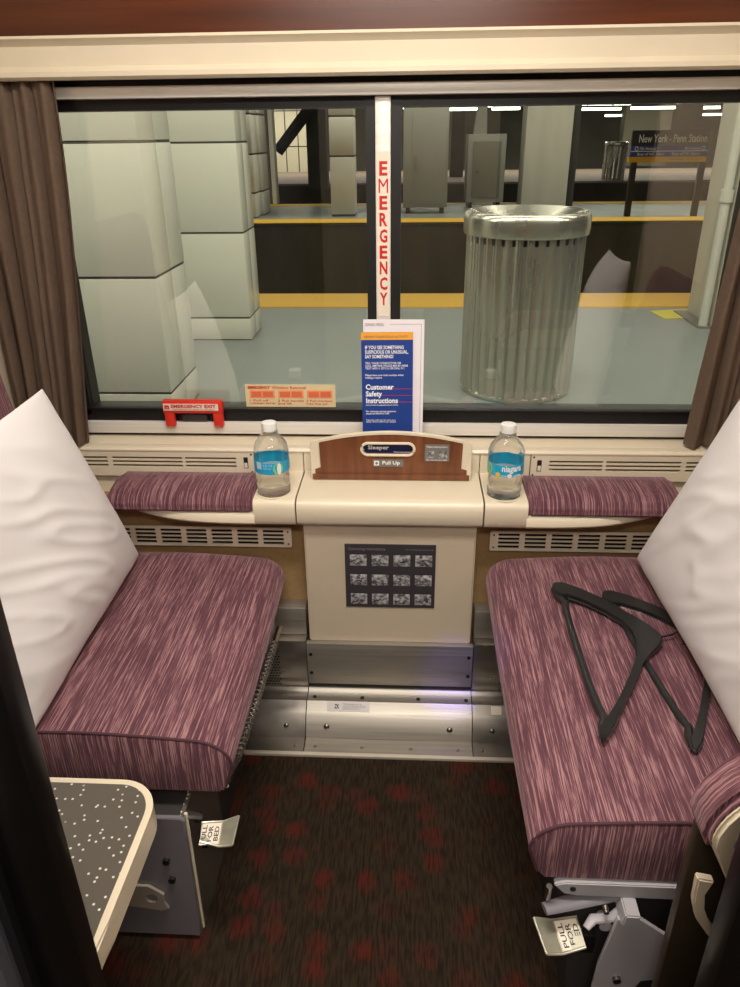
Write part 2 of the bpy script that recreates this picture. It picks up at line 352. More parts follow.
# post with EMERGENCY lettering
t = thing('emergency_post', (-.018, 1.596, .70), 'white vertical post between the panes with red EMERGENCY lettering', 'post')
bx('post_strip', ALU, t, -.033, -.003, 1.588, 1.612, .70, 1.345, bev=.002)
bx('sticker', LABW, t, -.030, -.006, 1.587, 1.5882, .93, 1.25)
for i, ch in enumerate('EMERGENCY'):
    z = 1.232 - i * (1.232 - .951) / 8.9
    text(ch, -.0255 if ch != 'M' else -.027, -.0095 if ch != 'M' else -.008, z - .026, z, 1.587, TXTR, t, 'letter', bold=.0 if ch == 'M' else .03)

# ------------------------------------------------------------------ side ledges with armrests, vents, heater grilles
def side(sg):
    wd = 'left' if sg < 0 else 'right'
    X = lambda a, b: (min(sg * a, sg * b), max(sg * a, sg * b))
    # ledge
    t = thing('armrest_ledge', (sg * .4, 1.45, .535), 'cream plastic ledge under the %s part of the window' % wd, 'ledge')
    x0, x1 = X(.199, .288)
    pf = [(1.54, .590), (1.395, .590), (1.386, .588), (1.380, .582), (1.378, .572), (1.380, .539), (1.386, .531), (1.40, .529), (1.54, .529)]
    MB().prism(pf, x0, x1, 'x', smooth=True).build('cup_ledge', CREAM, t)
    # curved tray under the cushion, narrowing away from the console
    mb = MB(); n = 14; tb = bmesh.new(); rows = []
    for i in range(n + 1):
        u = i / n; xx = sg * (.286 + u * .34); c = u ** 3
        yf = 1.375 + .075 * c; zb = .530 + .022 * c; zt = .558 - .002 * c
        sec = [(1.535, zt), (yf + .012, zt), (yf + .004, zt - .002), (yf, zt - .008), (yf, zb + .008), (yf + .006, zb + .002), (yf + .016, zb), (1.535, zb)]
        rows.append([tb.verts.new((xx, a, b)) for a, b in sec])
    for A, B in zip(rows, rows[1:]):
        for k in range(8): tb.faces.new((A[k], A[(k + 1) % 8], B[(k + 1) % 8], B[k]))
    tb.faces.new(rows[0]); tb.faces.new(rows[-1][::-1]); mb.merge(tb); mb.build('tray', CREAM, t)
    # cup recess
    cx, cy = (-.2495 if sg < 0 else .241), 1.425
    MB().tube([(cx + .037 * math.cos(a * PI / 16), cy + .037 * math.sin(a * PI / 16), .5905) for a in range(32)], .0022, 8, closed=True).build('cup_ring', CREAM, t)
    MB().cyl((cx, cy, .589), (cx, cy, .5909), .0355, 32).build('cup_well', mat('clear_recess', (150, 148, 132), .15, .3, noise_amt=.4, nscale=60), t)
    # padded armrest
    c = MB(); x0, x1 = X(.290, .605)
    poly = [(1.526, .560), (1.526, .586), (1.516, .594), (1.47, .601), (1.42, .600), (1.397, .594), (1.385, .584), (1.379, .571), (1.381, .560)]
    c.prism(poly, x0, x1, 'x', bev=.005, seg=3)
    tag(weave(c.build('armrest_cushion', FAB)), 'plum striated armrest cushion set in the cream ledge below the %s window' % wd, 'cushion', 'armrest cushions under the window')
    # vent panel
    t = thing('vent_panel', (sg * .45, 1.52, .59), 'cream air vent panel with horizontal slots above the %s armrest cushion' % wd, 'vent')
    x0, x1 = X(.31, .85); holes = []
    for a, b in ((.352, .47), (.476, .64), (.65, .80)):
        for r in range(3):
            z = .5985 + r * .0095; p0, p1 = X(a, b); holes.append(rect(p0, p1, z, z + .0055, .002, 2))
    plate('vent_plate', [rect(x0, x1, .575, .641)] + holes, 1.530, 1.534, CREAM, t)
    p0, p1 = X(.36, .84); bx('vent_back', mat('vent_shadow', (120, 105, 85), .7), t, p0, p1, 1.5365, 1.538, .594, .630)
    p0, p1 = X(.199, .31); bx('blank_panel', CREAM, t, p0, p1, 1.531, 1.536, .575, .641)
    p0, p1 = X(.309, .3115); bx('seam', mat('seam_brown', (120, 100, 75), .7), t, p0, p1, 1.5295, 1.532, .580, .641)
    p0, p1 = X(.325, .335); bx('latch_slot', BLACK, t, p0, p1, 1.5285, 1.531, .597, .624, bev=.001)
    p0, p1 = X(.3265, .3335); bx('latch', ALU, t, p0, p1, 1.5275, 1.5288, .599, .611)
    for z in (.588, .631): MB().cyl((sg * .317, 1.531, z), (sg * .317, 1.5285, z), .0022, 10).build('screw', DSCREW, t)
    # heater grille
    t = thing('heater_grille', (sg * .4, 1.455, .437), 'cream heater grille below the %s armrest ledge' % wd, 'grille')
    x0, x1 = X(.222, .66); holes = []
    for k in range(7):
        a = .240 + k * .0585
        for r in range(4):
            z = .4445 + r * .0100; p0, p1 = X(a, a + .047); holes.append(rect(p0, p1, z, z + .0074, .001, 1))
    plate('grille_plate', [rect(x0, x1, .438, .488, .004)] + holes, 1.448, 1.452, CREAM, t)
    p0, p1 = X(.235, .655); bx('grille_back', BLACK, t, p0, p1, 1.456, 1.459, .441, .485)
    for z in (.447, .478): MB().cyl((sg * .230, 1.449, z), (sg * .230, 1.4465, z), .0022, 10).build('screw', mat('rust_screw', (110, 55, 35), .5), t)
side(-1); side(1)

# ------------------------------------------------------------------ central console
t = thing('console', (0, 1.44, .215), 'cream centre console with a flat top below the window post', 'console')
pf = [(1.54, .592), (1.392, .592), (1.382, .589), (1.376, .582), (1.374, .571), (1.376, .541), (1.382, .533), (1.392, .530), (1.54, .530)]
MB().prism(pf, -.195, .195, 'x', smooth=True).build('console_top', CREAM, t)
MB().prism([(1.40, .215), (1.40, .500), (1.397, .520), (1.392, .537), (1.459, .537), (1.459, .215)], -.186, .186, 'x', bev=.003).build('front_panel', CREAMP, t)
bx('rear_panel', CREAM, t, -.197, .197, 1.531, 1.536, .575, .641)
# placard
pl = bx('instruction_placard', PLACARD, t, -.098, .101, 1.3975, 1.4001, .315, .478)
pl['label'] = 'charcoal operating instructions placard with twelve pictograms'
text('Operating Instructions', -.090, -.010, .462, .470, 1.3972, TXTG, pl)
text('Push to release seat before lowering the bed', .035, .095, .464, .468, 1.3972, TXTG, pl)
for r in range(3):
    for c in range(4):
        x = -.087 + c * .0478; z = .424 - r * .0505
        q = MB(); q.m(PICTO).box(x, x + .037, 1.3965, 1.3976, z, z + .028, bev=.0004)
        q.m(PLACARD)
        for k in range(5):
            xx = x + random.uniform(.004, .03); zz = z + random.uniform(.004, .02); a = random.uniform(-.8, .8)
            q.box(-.006, .006, -.0003, .0003, -.0008, .0008, M=Matrix.Translation((xx, 1.3963, zz)) @ Matrix.Rotation(a, 4, 'Y'))
        q.build('pictogram', None, pl)
# wood upstand
t = thing('table_upstand', (0, 1.49, .59), 'arched wooden fold-away table edge with cream rim on the console', 'table edge')
def arch(w, zb, zs, zt, r, n=16):
    p = [(-w, zb), (w, zb), (w, zs - r)]
    for i in range(1, 5): a = i / 4 * PI / 2; p.append((w - r + r * math.cos(a), zs - r + r * math.sin(a)))
    for i in range(1, n): x = (w - r) * (1 - 2 * i / n); p.append((x, zs + (zt - zs) * (1 - (x / (w - r)) ** 2)))
    for i in range(4, -1, -1): a = i / 4 * PI / 2; p.append((-(w - r + r * math.cos(a)), zs - r + r * math.sin(a)))
    return p
outer = arch(.174, .593, .684, .705, .012); inner = [(-.168, .598)] + [(.168, .598), (.168, .618), (.156, .622)] + [(x, z) for x, z in arch(.158, .593, .682, .7005, .006)[3:-1]] + [(-.156, .622), (-.168, .618)]
slotr = rect(-.060, .048, .6545, .6765, .011, 6)
plate('cream_rim', [outer, inner], 1.4845, 1.4915, CREAM, t, bev=.002)
plate('wood_panel', [inner, slotr], 1.4865, 1.4912, WOODV, t)
bx('wood_foot', WOODV, t, -.172, .172, 1.4815, 1.4868, .594, .606)
ring = rect(-.063, .051, .6515, .679, .0135, 8)
MB().tube([(x, 1.4855, z) for x, z in ring], .0032, 8, closed=True).build('slot_rim', CREAM, t)
lb = bx('pull_up_label', GREYLAB, t, -.039, .028, 1.4853, 1.4866, .624, .641)
bx('icon', TXTW, lb, -.036, -.025, 1.4846, 1.4854, .627, .638); MB().cyl((-.0305, 1.4848, .6325), (-.0305, 1.4838, .6325), .0030, 12).build('icon_dot', GREYLAB, lb)
text('Pull Up', -.018, .020, .627, .638, 1.4850, TXTW, lb, bold=.02)
lb = bx('pictogram_label', GREYLAB, t, .074, .127, 1.4853, 1.4866, .638, .677)
text('Table Instructions', .077, .122, .670, .674, 1.4850, TXTW, lb)
for a, b in ((.078, .094), (.104, .123)): bx('pictogram', PICTO, lb, a, b, 1.4846, 1.4854, .646, .662)
text('Do not use as a seat', .078, .122, .640, .643, 1.4850, TXTW, lb)
t = thing('sleeper_leaflet', (0, 1.504, .595), 'dark navy Sleeper leaflet seen through the oval slot in the wooden edge', 'leaflet')
bx('sheet', PNAVY2, t, -.058, .062, 1.4962, 1.4975, .645, .690)
text('Sleeper', -.050, -.004, .6575, .6700, 1.4960, TXTW, t, bold=.03)
text('Welcome aboard', .006, .044, .6530, .6565, 1.4960, TXTW, t)

# ------------------------------------------------------------------ leaflets standing behind the upstand (leaning on the post)
def lean(xc, yb, zb, tilt, yaw=0, roll=0): return Matrix.Translation((xc, yb, zb)) @ Matrix.Rotation(roll, 4, 'Y') @ Matrix.Rotation(yaw, 4, 'Z') @ Matrix.Rotation(-tilt, 4, 'X')
t = thing('menu_card', (.005, 1.53, .65), 'white menu card behind the blue safety brochure', 'card')
M = lean(.006, 1.536, .648, math.radians(5))
MB().box(-.066, .063, 0, .0012, 0, .282, M=M).build('card', PWHITE, t)
q = MB(); q.box(-.010, .057, -.0004, .0001, .272, .2727, M=M); q.box(.0563, .057, -.0004, .0001, 0, .272, M=M); q.build('rule', TXTG, t)
text('DINING MENU', -.062, -.022, .268, .2745, -.0001, TXTG, t, M=M)
t = thing('safety_brochure', (-.008, 1.52, .65), 'navy Customer Safety Instructions brochure with orange top band', 'brochure')
M = lean(-.0085, 1.530, .648, math.radians(5), 0, math.radians(-.5))
MB().box(-.054, .056, 0, .0015, 0, .257, M=M).build('cover', PNAVY, t)
MB().box(-.054, .056, -.0004, .0002, .241, .257, M=M).build('orange_band', PORANGE, t)
text('REPORT SUSPICIOUS ACTIVITY', -.047, .046, .2455, .250, -.0006, TXTG, t, M=M)
def tl(body, a, b, c, d, bold=.01, mt=TXTW): text(body, a, b, c, d, -.0002, mt, t, M=M, bold=bold, line=.95)
tl('IF YOU SEE SOMETHING\nSUSPICIOUS OR UNUSUAL,\nSAY SOMETHING!', -.046, .046, .202, .229, .02)
tl('TELL YOUR CONDUCTOR OR\nCALL AMTRAK POLICE 800-331-0008.\nTEXT APD11 (27311) OR DIAL 911', -.046, .046, .177, .194)
tl('Please have your train number when\nmaking a report.', -.046, .036, .157, .168)
tl('Customer\nSafety\nInstructions', -.046, .024, .104, .146, .03)
MB().box(.006, .055, -.0005, .0001, .1352, .1361, M=M).box(-.012, .055, -.0005, .0001, .1208, .1217, M=M).box(.026, .055, -.0005, .0001, .1062, .1071, M=M).build('red_rule', PRED, t)
tl('Instrucciones de seguridad para el cliente', -.046, .024, .098, .1015)
tl('For customer service questions,\nplease call 800-872-7245.', -.046, .020, .078, .088)
tl('Take this with you for your own\nsafety. Read it before you depart.', -.046, .020, .060, .068)

# emergency handle and sticker on left pane
t = thing('emergency_exit_handle', (-.452, 1.60, .68), 'red EMERGENCY EXIT pull handle at the bottom of the left pane', 'handle')
q = MB(); q.box(-.521, -.383, 1.572, 1.590, .712, .743, bev=.004); q.box(-.519, -.497, 1.574, 1.590, .679, .72, bev=.003); q.box(-.407, -.385, 1.574, 1.590, .679, .72, bev=.003); q.build('grip', REDP, t)
lb = bx('label_plate', LABW, t, -.518, -.392, 1.5708, 1.5722, .720, .736); text('EMERGENCY EXIT', -.500, -.397, .7265, .7345, 1.5706, TXTR, lb, bold=.03)
text('Pull handle to remove window', -.496, -.400, .7215, .7245, 1.5706, TXTR, lb)
text('m', -.515, -.504, .723, .733, 1.5706, TXTR, lb, name='pictogram', bold=.06)
bx('catch', mat('catch_grey', (70, 66, 62), .5), t, -.484, -.425, 1.590, 1.604, .686, .705, bev=.003)
t = thing('window_removal_sticker', (-.232, 1.61, .716), 'pale yellow EMERGENCY Window Removal sticker on the left pane', 'sticker')
bx('backing', STICK, t, -.336, -.129, 1.6105, 1.6118, .717, .770)
text('EMERGENCY', -.329, -.278, .7595, .7665, 1.6102, TXTR, t, bold=.03); text('Window Removal', -.274, -.196, .7595, .7665, 1.6102, TXTR, t)
for k, a in enumerate((-.326, -.260, -.194)):
    bx('pictogram', PINKP, t, a, a + .058, 1.6098, 1.6104, .738, .7565)
    q = MB(); q.box(a + .004, a + .027, 1.6092, 1.6098, .741, .7535); q.box(a + .031, a + .054, 1.6092, 1.6098, .741, .7535); q.build('drawn_window', mat('orange_drawing', (222, 112, 70), .5), t)
    text(('1 Pull off\nrubber strip', '2 Pull handle\nand lift', '3 Pull window\ninto the car')[k], a - .002, a + .058, .7225, .7345, 1.6102, TXTR, t)

# ------------------------------------------------------------------ steel heater cover at floor
t = thing('steel_cover', (0, 1.35, .0), 'brushed stainless steel panelled floor cover below the console', 'floor panel')
MB().box(-.193, .193, 1.386, 1.40, .100, .218, bev=.0015).build('access_plate', STEEL, t)
for x in (-.184, .184):
    for z in (.133, .187): MB().cyl((x, 1.387, z), (x, 1.3845, z), .0042, 14).build('screw', DSCREW, t)
MB().box(-.193, .193, 1.392, 1.41, .082, .101).build('gap', BLACK, t)
def cover(x0, x1, mt, nm): return MB().prism([(1.41, .086), (1.388, .0865), (1.381, .079), (1.366, .076), (1.352, .078), (1.333, .060), (1.326, .056), (1.303, .008), (1.262, .006), (1.260, .001), (1.41, .001)], x0, x1, 'x').build(nm, mt, t)
cover(-.193, .193, STEEL, 'stepped_cover')
lb = MB().prism([(1.3508, .0773), (1.3350, .0622), (1.3344, .0628), (1.3502, .0779)], -.145, -.045, 'x').build('data_plate', mat('data_plate_grey', (176, 170, 168), .4, .2), t)
lb['label'] = 'small grey data plate'
def slopeM(): 
    d = Vector((0, 1.3508 - 1.3350, .0773 - .0622)).normalized(); n_ = Vector((1, 0, 0)).cross(d)
    return Matrix(((1, 0, 0, 0), (0, -n_.y, d.y, 1.3348), (0, -n_.z, d.z, .0626), (0, 0, 0, 1)))
text('ZK', -.128, -.116, .006, .016, -.0004, BLACK, lb, M=slopeM(), bold=.03)
text('THIS EQUIPMENT MUST BE\nDISCONNECTED FROM POWER\nBEFORE SERVICING UNIT', -.108, -.055, .004, .018, -.0004, TXTG, lb, M=slopeM())
for x in (-.18, -.065, .07, .185):
    MB().lathe([(.0048, 0), (.0045, .0022), (.0025, .0034)], (x * .98, 1.366, .0765), 14).build('screw', DSCREW, t)
for x in (-.145, .142):
    M_ = Matrix.Translation((x, 1.3145, .033)) @ Matrix.Rotation(math.radians(64), 4, 'X')
    q = bmesh.new(); bmesh.ops.create_uvsphere(q, u_segments=14, v_segments=8, radius=.007); MB_ = MB(); MB_.merge(q, M_ @ Matrix.Diagonal((1, 1, .45, 1))); MB_.build('bolt', SCREW, t)
for x in (-.168, -.06, .052, .16): MB().lathe([(.0045, 0), (.004, .002), (.002, .003)], (x, 1.279, .006), 14).build('rivet', SCREW, t)
for sg in (-1, 1):
    wd = 'left' if sg < 0 else 'right'; a, b = sorted((sg * .195, sg * .84))
    t = thing('side_steel_cover', (sg * .4, 1.36, 0), 'stainless steel floor cover reaching under the %s seat' % wd, 'floor panel')
    MB().box(a, b, 1.42, 1.46, .216, .292, bev=.003).build('upper_plate', STEEL, t)
    q = MB().m(STEELV); q.box(a, b, 1.396, 1.44, .070, .216, bev=.001)
    q.m(BLACK)
    for i in range(11):
        for j in range(13):
            x = .262 + i * .0068 + (j % 2) * .0034; z = .088 + j * .0082
            q.cyl((sg * x, 1.397, z), (sg * x, 1.3955, z), .0024, 8)
    q.build('perforated_plate', None, t)
    cover(a, b, STEELV, 'stepped_cover')
    M_ = Matrix.Translation((sg * .24, 1.3145, .033)) @ Matrix.Rotation(math.radians(64), 4, 'X')
    q = bmesh.new(); bmesh.ops.create_uvsphere(q, u_segments=14, v_segments=8, radius=.0062); MB_ = MB(); MB_.merge(q, M_ @ Matrix.Diagonal((1, 1, .45, 1))); MB_.build('bolt', SCREW, t)
    MB().lathe([(.0042, 0), (.004, .002), (.002, .003)], (sg * .215, 1.279, .006), 14).build('rivet', SCREW, t)
    if sg > 0: MB().prism([(1.350, .0765), (1.336, .0632), (1.335, .0642), (1.349, .0775)], .238, .262, 'x').build('small_label', LABW, t)
struct(bx('trim_7', mat('pale_floor_edging', (214, 204, 186), .4, .3), None, -.84, .84, 1.252, 1.262, -.001, .007, bev=.001))

# ------------------------------------------------------------------ seats
def seat_cushion(sg, y0, y1, zt, zb, label):
    t = thing('train_seat', (sg * .5, (y0 + y1) / 2, 0), label, 'seat', 'facing seats of the compartment')
    # profile in (|x|, z): inner edge at .215
    xi, xo = (.212 if sg > 0 else .236), .78
    def prof_(ins):
        p = [(xo, zb + ins), (xi + .022 + ins, zb + ins), (xi + .012 + ins, zb + .012 + ins)]
        cz = zt - .052; n = 9
        for i in range(n + 1):
            a = PI - i / n * PI / 2; p.append((xi + .060 + (.062 - ins) * math.cos(a) * 1.0, cz + (.050 - ins) * math.sin(a)))
        m = 8
        for i in range(1, m + 1): u = i / m; x = xi + .06 + u * (xo - xi - .06); p.append((x, zt - .002 + .010 * math.sin(PI * min(1, u * 1.3)) - ins))
        return p
    rows = [(y0 + .010, .014), (y0 + .002, .004), (y0, 0), (y0 + .012, -.001)]
    rows = [(y0 + .0, .006), (y0 + .002, .001), (y0 + .006, -.0005)]
    k = 10
    for i in range(1, k + 1): rows.append((y0 + (y1 - .05 - y0) * i / k, -.003 * math.sin(PI * i / k)))
    for i in range(1, 7): a = i / 6 * PI / 2; rows.append((y1 - .05 + .05 * math.sin(a), .035 * (1 - math.cos(a))))
    tb = bmesh.new(); R = []
    for y, ins in rows: R.append([tb.verts.new((sg * x, y, z)) for x, z in prof_(ins)])
    n = len(R[0])
    for A, B in zip(R, R[1:]):
        for k in range(n): tb.faces.new((A[k], A[(k + 1) % n], B[(k + 1) % n], B[k]))
    tb.faces.new(R[0]); tb.faces.new(R[-1][::-1]); mb = MB(); mb.merge(tb); cu_ = mb.build('cushion', FAB, t)
    def arc(v):
        x = abs(v.x); c0 = xi + .06; z0 = zt - .052
        if x >= c0: return sg * x
        if v.z >= z0: return sg * (c0 - .06 * math.atan2(c0 - x, max(1e-4, v.z - z0)))
        return sg * (c0 - .0942 - (z0 - v.z))
    weave(cu_, arc)
    pp = [(sg * x, y0 + .003, z + .0005) for x, z in prof_(0)[2:]]
    MB().tube(pp, .0024, 8).build('piping', PIPING, cu_)
    return t
def frame(sg, y0, y1, z0, z1, t):
    pl_ = [(sg * .25, y1 - .03), (sg * .25, y0 + .03), (sg * .258, y0 + .012), (sg * .275, y0 + .004), (sg * .76, y0 + .004), (sg * .76, y1 - .03)]
    MB().prism(pl_, z0, z1, 'z', bev=.003).build('tray_frame', MECHL, t)
SL = seat_cushion(-1, .85, 1.440, .436, .327, 'plum striated seat on the left with its cushion ending beside the small flecked table')
SR = seat_cushion(1, .705, 1.425, .452, .345, 'plum striated seat on the right carrying two black hangers')
def seatback(sg, t):
    tb = MB(); e = .17 if sg < 0 else 0; pf = [(sg * .715, .465), (sg * .845, .465), (sg * .848, .89 + e), (sg * .83, .905 + e), (sg * .81, .895 + e), (sg * .795, .87 + e), (sg * .765, .75)]
    tb.prism(pf, .78, 1.40 if sg < 0 else 1.22, 'y', bev=.015, seg=3); weave(tb.build('backrest', FAB, t), lambda v: v.y * 1.0)
seatback(-1, SL); seatback(1, SR)

# seat undercarriages
def paddle(c4, label, t, flip):
    """bent metal release paddle on four corners, the inner half lettered"""
    a, b, c, d = [Vector(v) for v in c4]      # outer-top, inner-top, inner-bottom, outer-bottom
    m1, m2 = a.lerp(b, .42), d.lerp(c, .42); dn = Vector((0, 0, -.006)); th = Vector((0, 0, -.002))
    q = MB()
    for P in ([a, m1 + dn, m2 + dn, d], [m1 + dn, b, c, m2 + dn]):
        tb = bmesh.new(); A = [tb.verts.new(v) for v in P]; B = [tb.verts.new(v + th) for v in P]
        tb.faces.new(A); tb.faces.new(B[::-1])
        for k in range(4): tb.faces.new((A[k], A[(k + 1) % 4], B[(k + 1) % 4], B[k]))
        q.merge(tb, smooth=False)
    q.tube([a, d], .0022, 8); q.tube([d, m2 + dn, c], .0022, 8); q.tube([a, m1 + dn, b], .0016, 8)
    o = q.build('paddle', mat('plated_paddle', (196, 192, 172), .3, .6, noise_amt=.2, nscale=60), t)
    ex = (b - m1 - dn).normalized(); ey = (m1 - m2).normalized(); nn = ex.cross(ey).normalized()
    O_ = m2 + dn
    if nn.z < 0: nn = -nn; O_ = m1 + dn; ey = -ey
    w_, h_ = (b - m1 - dn).length, (m1 - m2).length
    # lettering reads along the paddle's long side
    M_ = Matrix.Translation(O_ + nn * .0010) @ Matrix(((ex.x, -nn.x, ey.x, 0), (ex.y, -nn.y, ey.y, 0), (ex.z, -nn.z, ey.z, 0), (0, 0, 0, 1)))
    MB().box(.002, w_ * .92, -.0004, .0002, .003, h_ - .003, M=M_).build('label_patch', LABW, o)
    M2 = M_ @ Matrix.Translation((w_ / 2, 0, h_ / 2)) @ Matrix.Rotation(math.radians(flip), 4, 'Y')
    text('PULL\nFOR\nBED', -h_ * .36, h_ * .36, -w_ * .38, w_ * .38, -.0005, BLACK, o, M=M2, bold=.01, align='CENTER')
t = SL
frame(-1, .868, 1.36, .305, .327, t)
MB().prism([(-.60, .012), (-.318, .012), (-.312, .296), (-.318, .302), (-.60, .302)], .818, .826, 'y', bev=.001).build('end_plate', MECHG, t)
MB().prism([(.826, .0), (1.02, .0), (1.0, .29), (.826, .29)], -.325, -.318, 'x').build('side_plate', SPECK, t)
bx('pedestal', MECHD, t, -.62, -.326, .83, 1.24, 0, .29)
MB().cyl((-.318, .800 + .04, .005), (-.316, .84, .29), .003, 8).build('edge_bead', CREAM, t)
for x, z in ((-.352, .205), (-.348, .16)): 
    MB().cyl((x, .819, z), (x, .812, z), .006, 12).build('bolt', BLACK, t)
plate('bracket', [[(-.47, .10), (-.375, .085), (-.362, .09), (-.368, .105), (-.366, .125), (-.39, .145), (-.47, .145)], rect(-.398, -.378, .105, .125, .008)], .812, .817, mat('galvanised_bracket', (190, 180, 165), .4, .5), t)
rp = [(-.236, 1.30, .322), (-.240, 1.10, .322), (-.247, .95, .320), (-.256, .875, .318)]
MB().tube(rp, .0065, 12).build('release_rod', CHROME, t)
MB().tube([(-.256, .872, .317), (-.292, .868, .322)], .005, 10).build('rod_crosspiece', CHROME, t)
q = MB()
for i in range(26):
    y = .93 + i * .0125; u = (y - .875) / .425; x = -.256 + .02 * u ** .6
    q.tube([(x + .0085 * math.cos(a * PI / 6), y + .004 * math.sin(a * PI / 6 + 1), .321 + .0085 * math.sin(a * PI / 6)) for a in range(12)], .0016, 5, closed=True)
q.build('rod_spring', mat('spring_steel', (140, 134, 130), .4, .8), t)
MB().tube([(-.36, .835, .275), (-.325, .845, .283), (-.295, .853, .268)], [.010, .011, .006], 10, flat=.5).build('lever', MECHD, t)
bx('latch_box', BLACK, t, -.316, -.306, .885, .915, .15, .185, bev=.002)
MB().cyl((-.318, .88, .235), (-.308, .88, .235), .009, 14).build('pivot_cap', MECHD, t)
paddle([(-.236, .862, .262), (-.296, .850, .258), (-.291, .818, .252), (-.238, .815, .250)], '', t, 90)
t = SR
frame(1, .722, 1.34, .325, .345, t)
MB().prism([(.248, .338), (.262, .3435), (.75, .3435), (.75, .315), (.280, .318), (.262, .322)], .700, .712, 'y', bev=.0015).build('front_rail', MECHL, t)
MB().cyl((.274, .7012, .333), (.274, .6985, .333), .0042, 14).build('rail_hole', BLACK, t)
MB().cyl((.240, .695, .343), (.241, .700, .312), .0042, 14).build('rod_end', CHROME, t)
MB().tube([(.236, .69, .302), (.27, .70, .302), (.32, .71, .305), (.36, .715, .312)], [.010, .012, .011, .010], 10, flat=.5).build('pivot_arm', MECHG, t)
MB().cyl((.320, .694, .308), (.320, .684, .306), .004, 12).build('arm_bolt', SCREW, t)
MB().tube([(.294, .680, .279), (.305, .69, .285), (.332, .695, .283), (.346, .70, .298)], [.005, .008, .007, .006], 10, flat=.6).build('lever', MECHL, t)
paddle([(.226, .700, .268), (.288, .706, .266), (.293, .664, .262), (.238, .654, .258)], '', t, -90)
plate('bracket', [[(.336, .298), (.366, .300), (.405, .268), (.405, .17), (.385, .165), (.372, .13), (.370, .04), (.345, .02), (.318, .10), (.322, .20)]], .680, .687, MECHL, t, bev=.001)
MB().prism([(.338, .296), (.362, .298), (.362, .318), (.342, .318)], .672, .72, 'y', bev=.002).build('bracket_head', MECHL, t)
for x, z, r in ((.350, .17, .006), (.350, .115, .005)): MB().cyl((x, .681, z), (x, .674, z), r, 12).build('bolt', SCREW, t)
MB().cyl((.325, .71, .268), (.325, .690, .268), .009, 14).build('pivot_cap', MECHL, t)
MB().prism([(.30, .0), (.62, .0), (.62, .31), (.275, .31)], .72, 1.24, 'y').build('pedestal', MECHD, t)
bx('latch_box', BLACK, t, .302, .322, .708, .722, .18, .22, bev=.002)

# small side table at left
t = thing('side_table', (-.45, .64, 0), 'small side table with white-flecked grey top and cream edge beside the black door frame', 'table')
zt = .42; out_ = [(-.60, .786), (-.50, .786)] + [(-.378 + .06 * math.sin(a * PI / 20), .726 + .06 * math.cos(a * PI / 20)) for a in range(11)] + [(-.3185, .66), (-.320, .57), (-.322, .49), (-.60, .49)]
def inset(p, d):
    c = Vector((-.46, .638)); r = []
    n = len(p)
    for i in range(n):
        a, b, c_ = Vector(p[i - 1]), Vector(p[i]), Vector(p[(i + 1) % n]); e1 = (b - a).normalized(); e2 = (c_ - b).normalized()
        nn = Vector((e1.y + e2.y, -e1.x - e2.x)).normalized(); 
        if nn.dot(c - b) < 0: nn = -nn
        r.append(tuple(b + nn * d))
    return r
MB().prism(out_, zt - .042, zt, 'z', bev=.005, seg=3).build('edge_band', CREAM, t)
MB().prism(inset(out_, .010), zt - .01, zt + .0012, 'z').build('top', SPECK, t)
bx('cabinet', CREAMP, t, -.60, -.50, .52, .76, 0, zt - .042)

# right armrest of the aisle side
t = thing('aisle_armrest', (.55, .57, .0), 'aisle armrest with plum pad and cream shell at the right edge', 'armrest')
pad = [(.350, .612), (.349, .628), (.354, .648), (.364, .668), (.380, .688), (.404, .704), (.44, .712), (.84, .712), (.84, .66), (.44, .66), (.40, .64), (.372, .60), (.360, .598)]
weave(MB().prism(pad, .551, .603, 'y', bev=.008, seg=3).build('pad', FAB, t), lambda v: v.y)
shell = [(.357, .612), (.357, .630), (.363, .648), (.372, .664), (.388, .680), (.410, .692), (.44, .697), (.84, .697), (.84, .49), (.45, .49), (.42, .500), (.402, .522), (.380, .565)]
MB().prism(shell, .545, .565, 'y', bev=.004, seg=3).build('shell', CREAM, t)
MB().box(.370, .845, .606, .622, 0.0, .592, bev=.003).build('side_panel', DARKPANEL, t)
hl = [(x_ + .011, z_ - .024) for x_, z_ in [(.352, .560), (.372, .556), (.362, .535), (.366, .510), (.380, .482), (.400, .455), (.392, .450), (.378, .468), (.362, .492), (.354, .520)]]
MB().prism(hl, .567, .578, 'y', bev=.002).build('handle', CREAM, t)
lb = MB().prism([(.378, .626), (.386, .640), (.44, .640), (.44, .590), (.396, .590), (.376, .618)], .5435, .5445, 'y').build('hand_label', mat('label_grey_border', (128, 128, 138), .4), t)
MB().prism([(.382, .624), (.388, .636), (.44, .636), (.44, .594), (.399, .594), (.381, .617)], .5425, .5436, 'y').build('label_face', LABW, lb)
MB().tube([(.390, .5422, .615), (.396, .5422, .625), (.41, .5422, .628), (.405, .5422, .612), (.43, .5422, .604)], .0018, 6).build('hand_drawing', TXTG, lb)

# door frames at the aisle
q = thing('door_1', (-.30, .45, 0), '', ''); del q['label']; del q['category']; q['kind'] = 'structure'
bx('door_frame', GLOSSBLACK, q, at(12, 900, y=.44).x, -.278, .44, .47, 0, 2.05, bev=.002)
bx('door_stop', mat('dark_door_stop', (26, 27, 30), .35), q, at(4, 930, y=.43).x, at(12, 900, y=.44).x, .43, .47, 0, 2.05)
bx('door_leaf', GREYPAINT, q, -.84, at(4, 930, y=.43).x, .425, .45, 0, 2.05)
bx('door_rail', mat('light_grey_door_rail', (84, 85, 94), .4), q, -.376, -.340, .415, .425, 0, 2.05)
q = struct(bx('door_2', GLOSSBLACK, None, .331, .84, .44, .47, 0, 2.05, bev=.002))

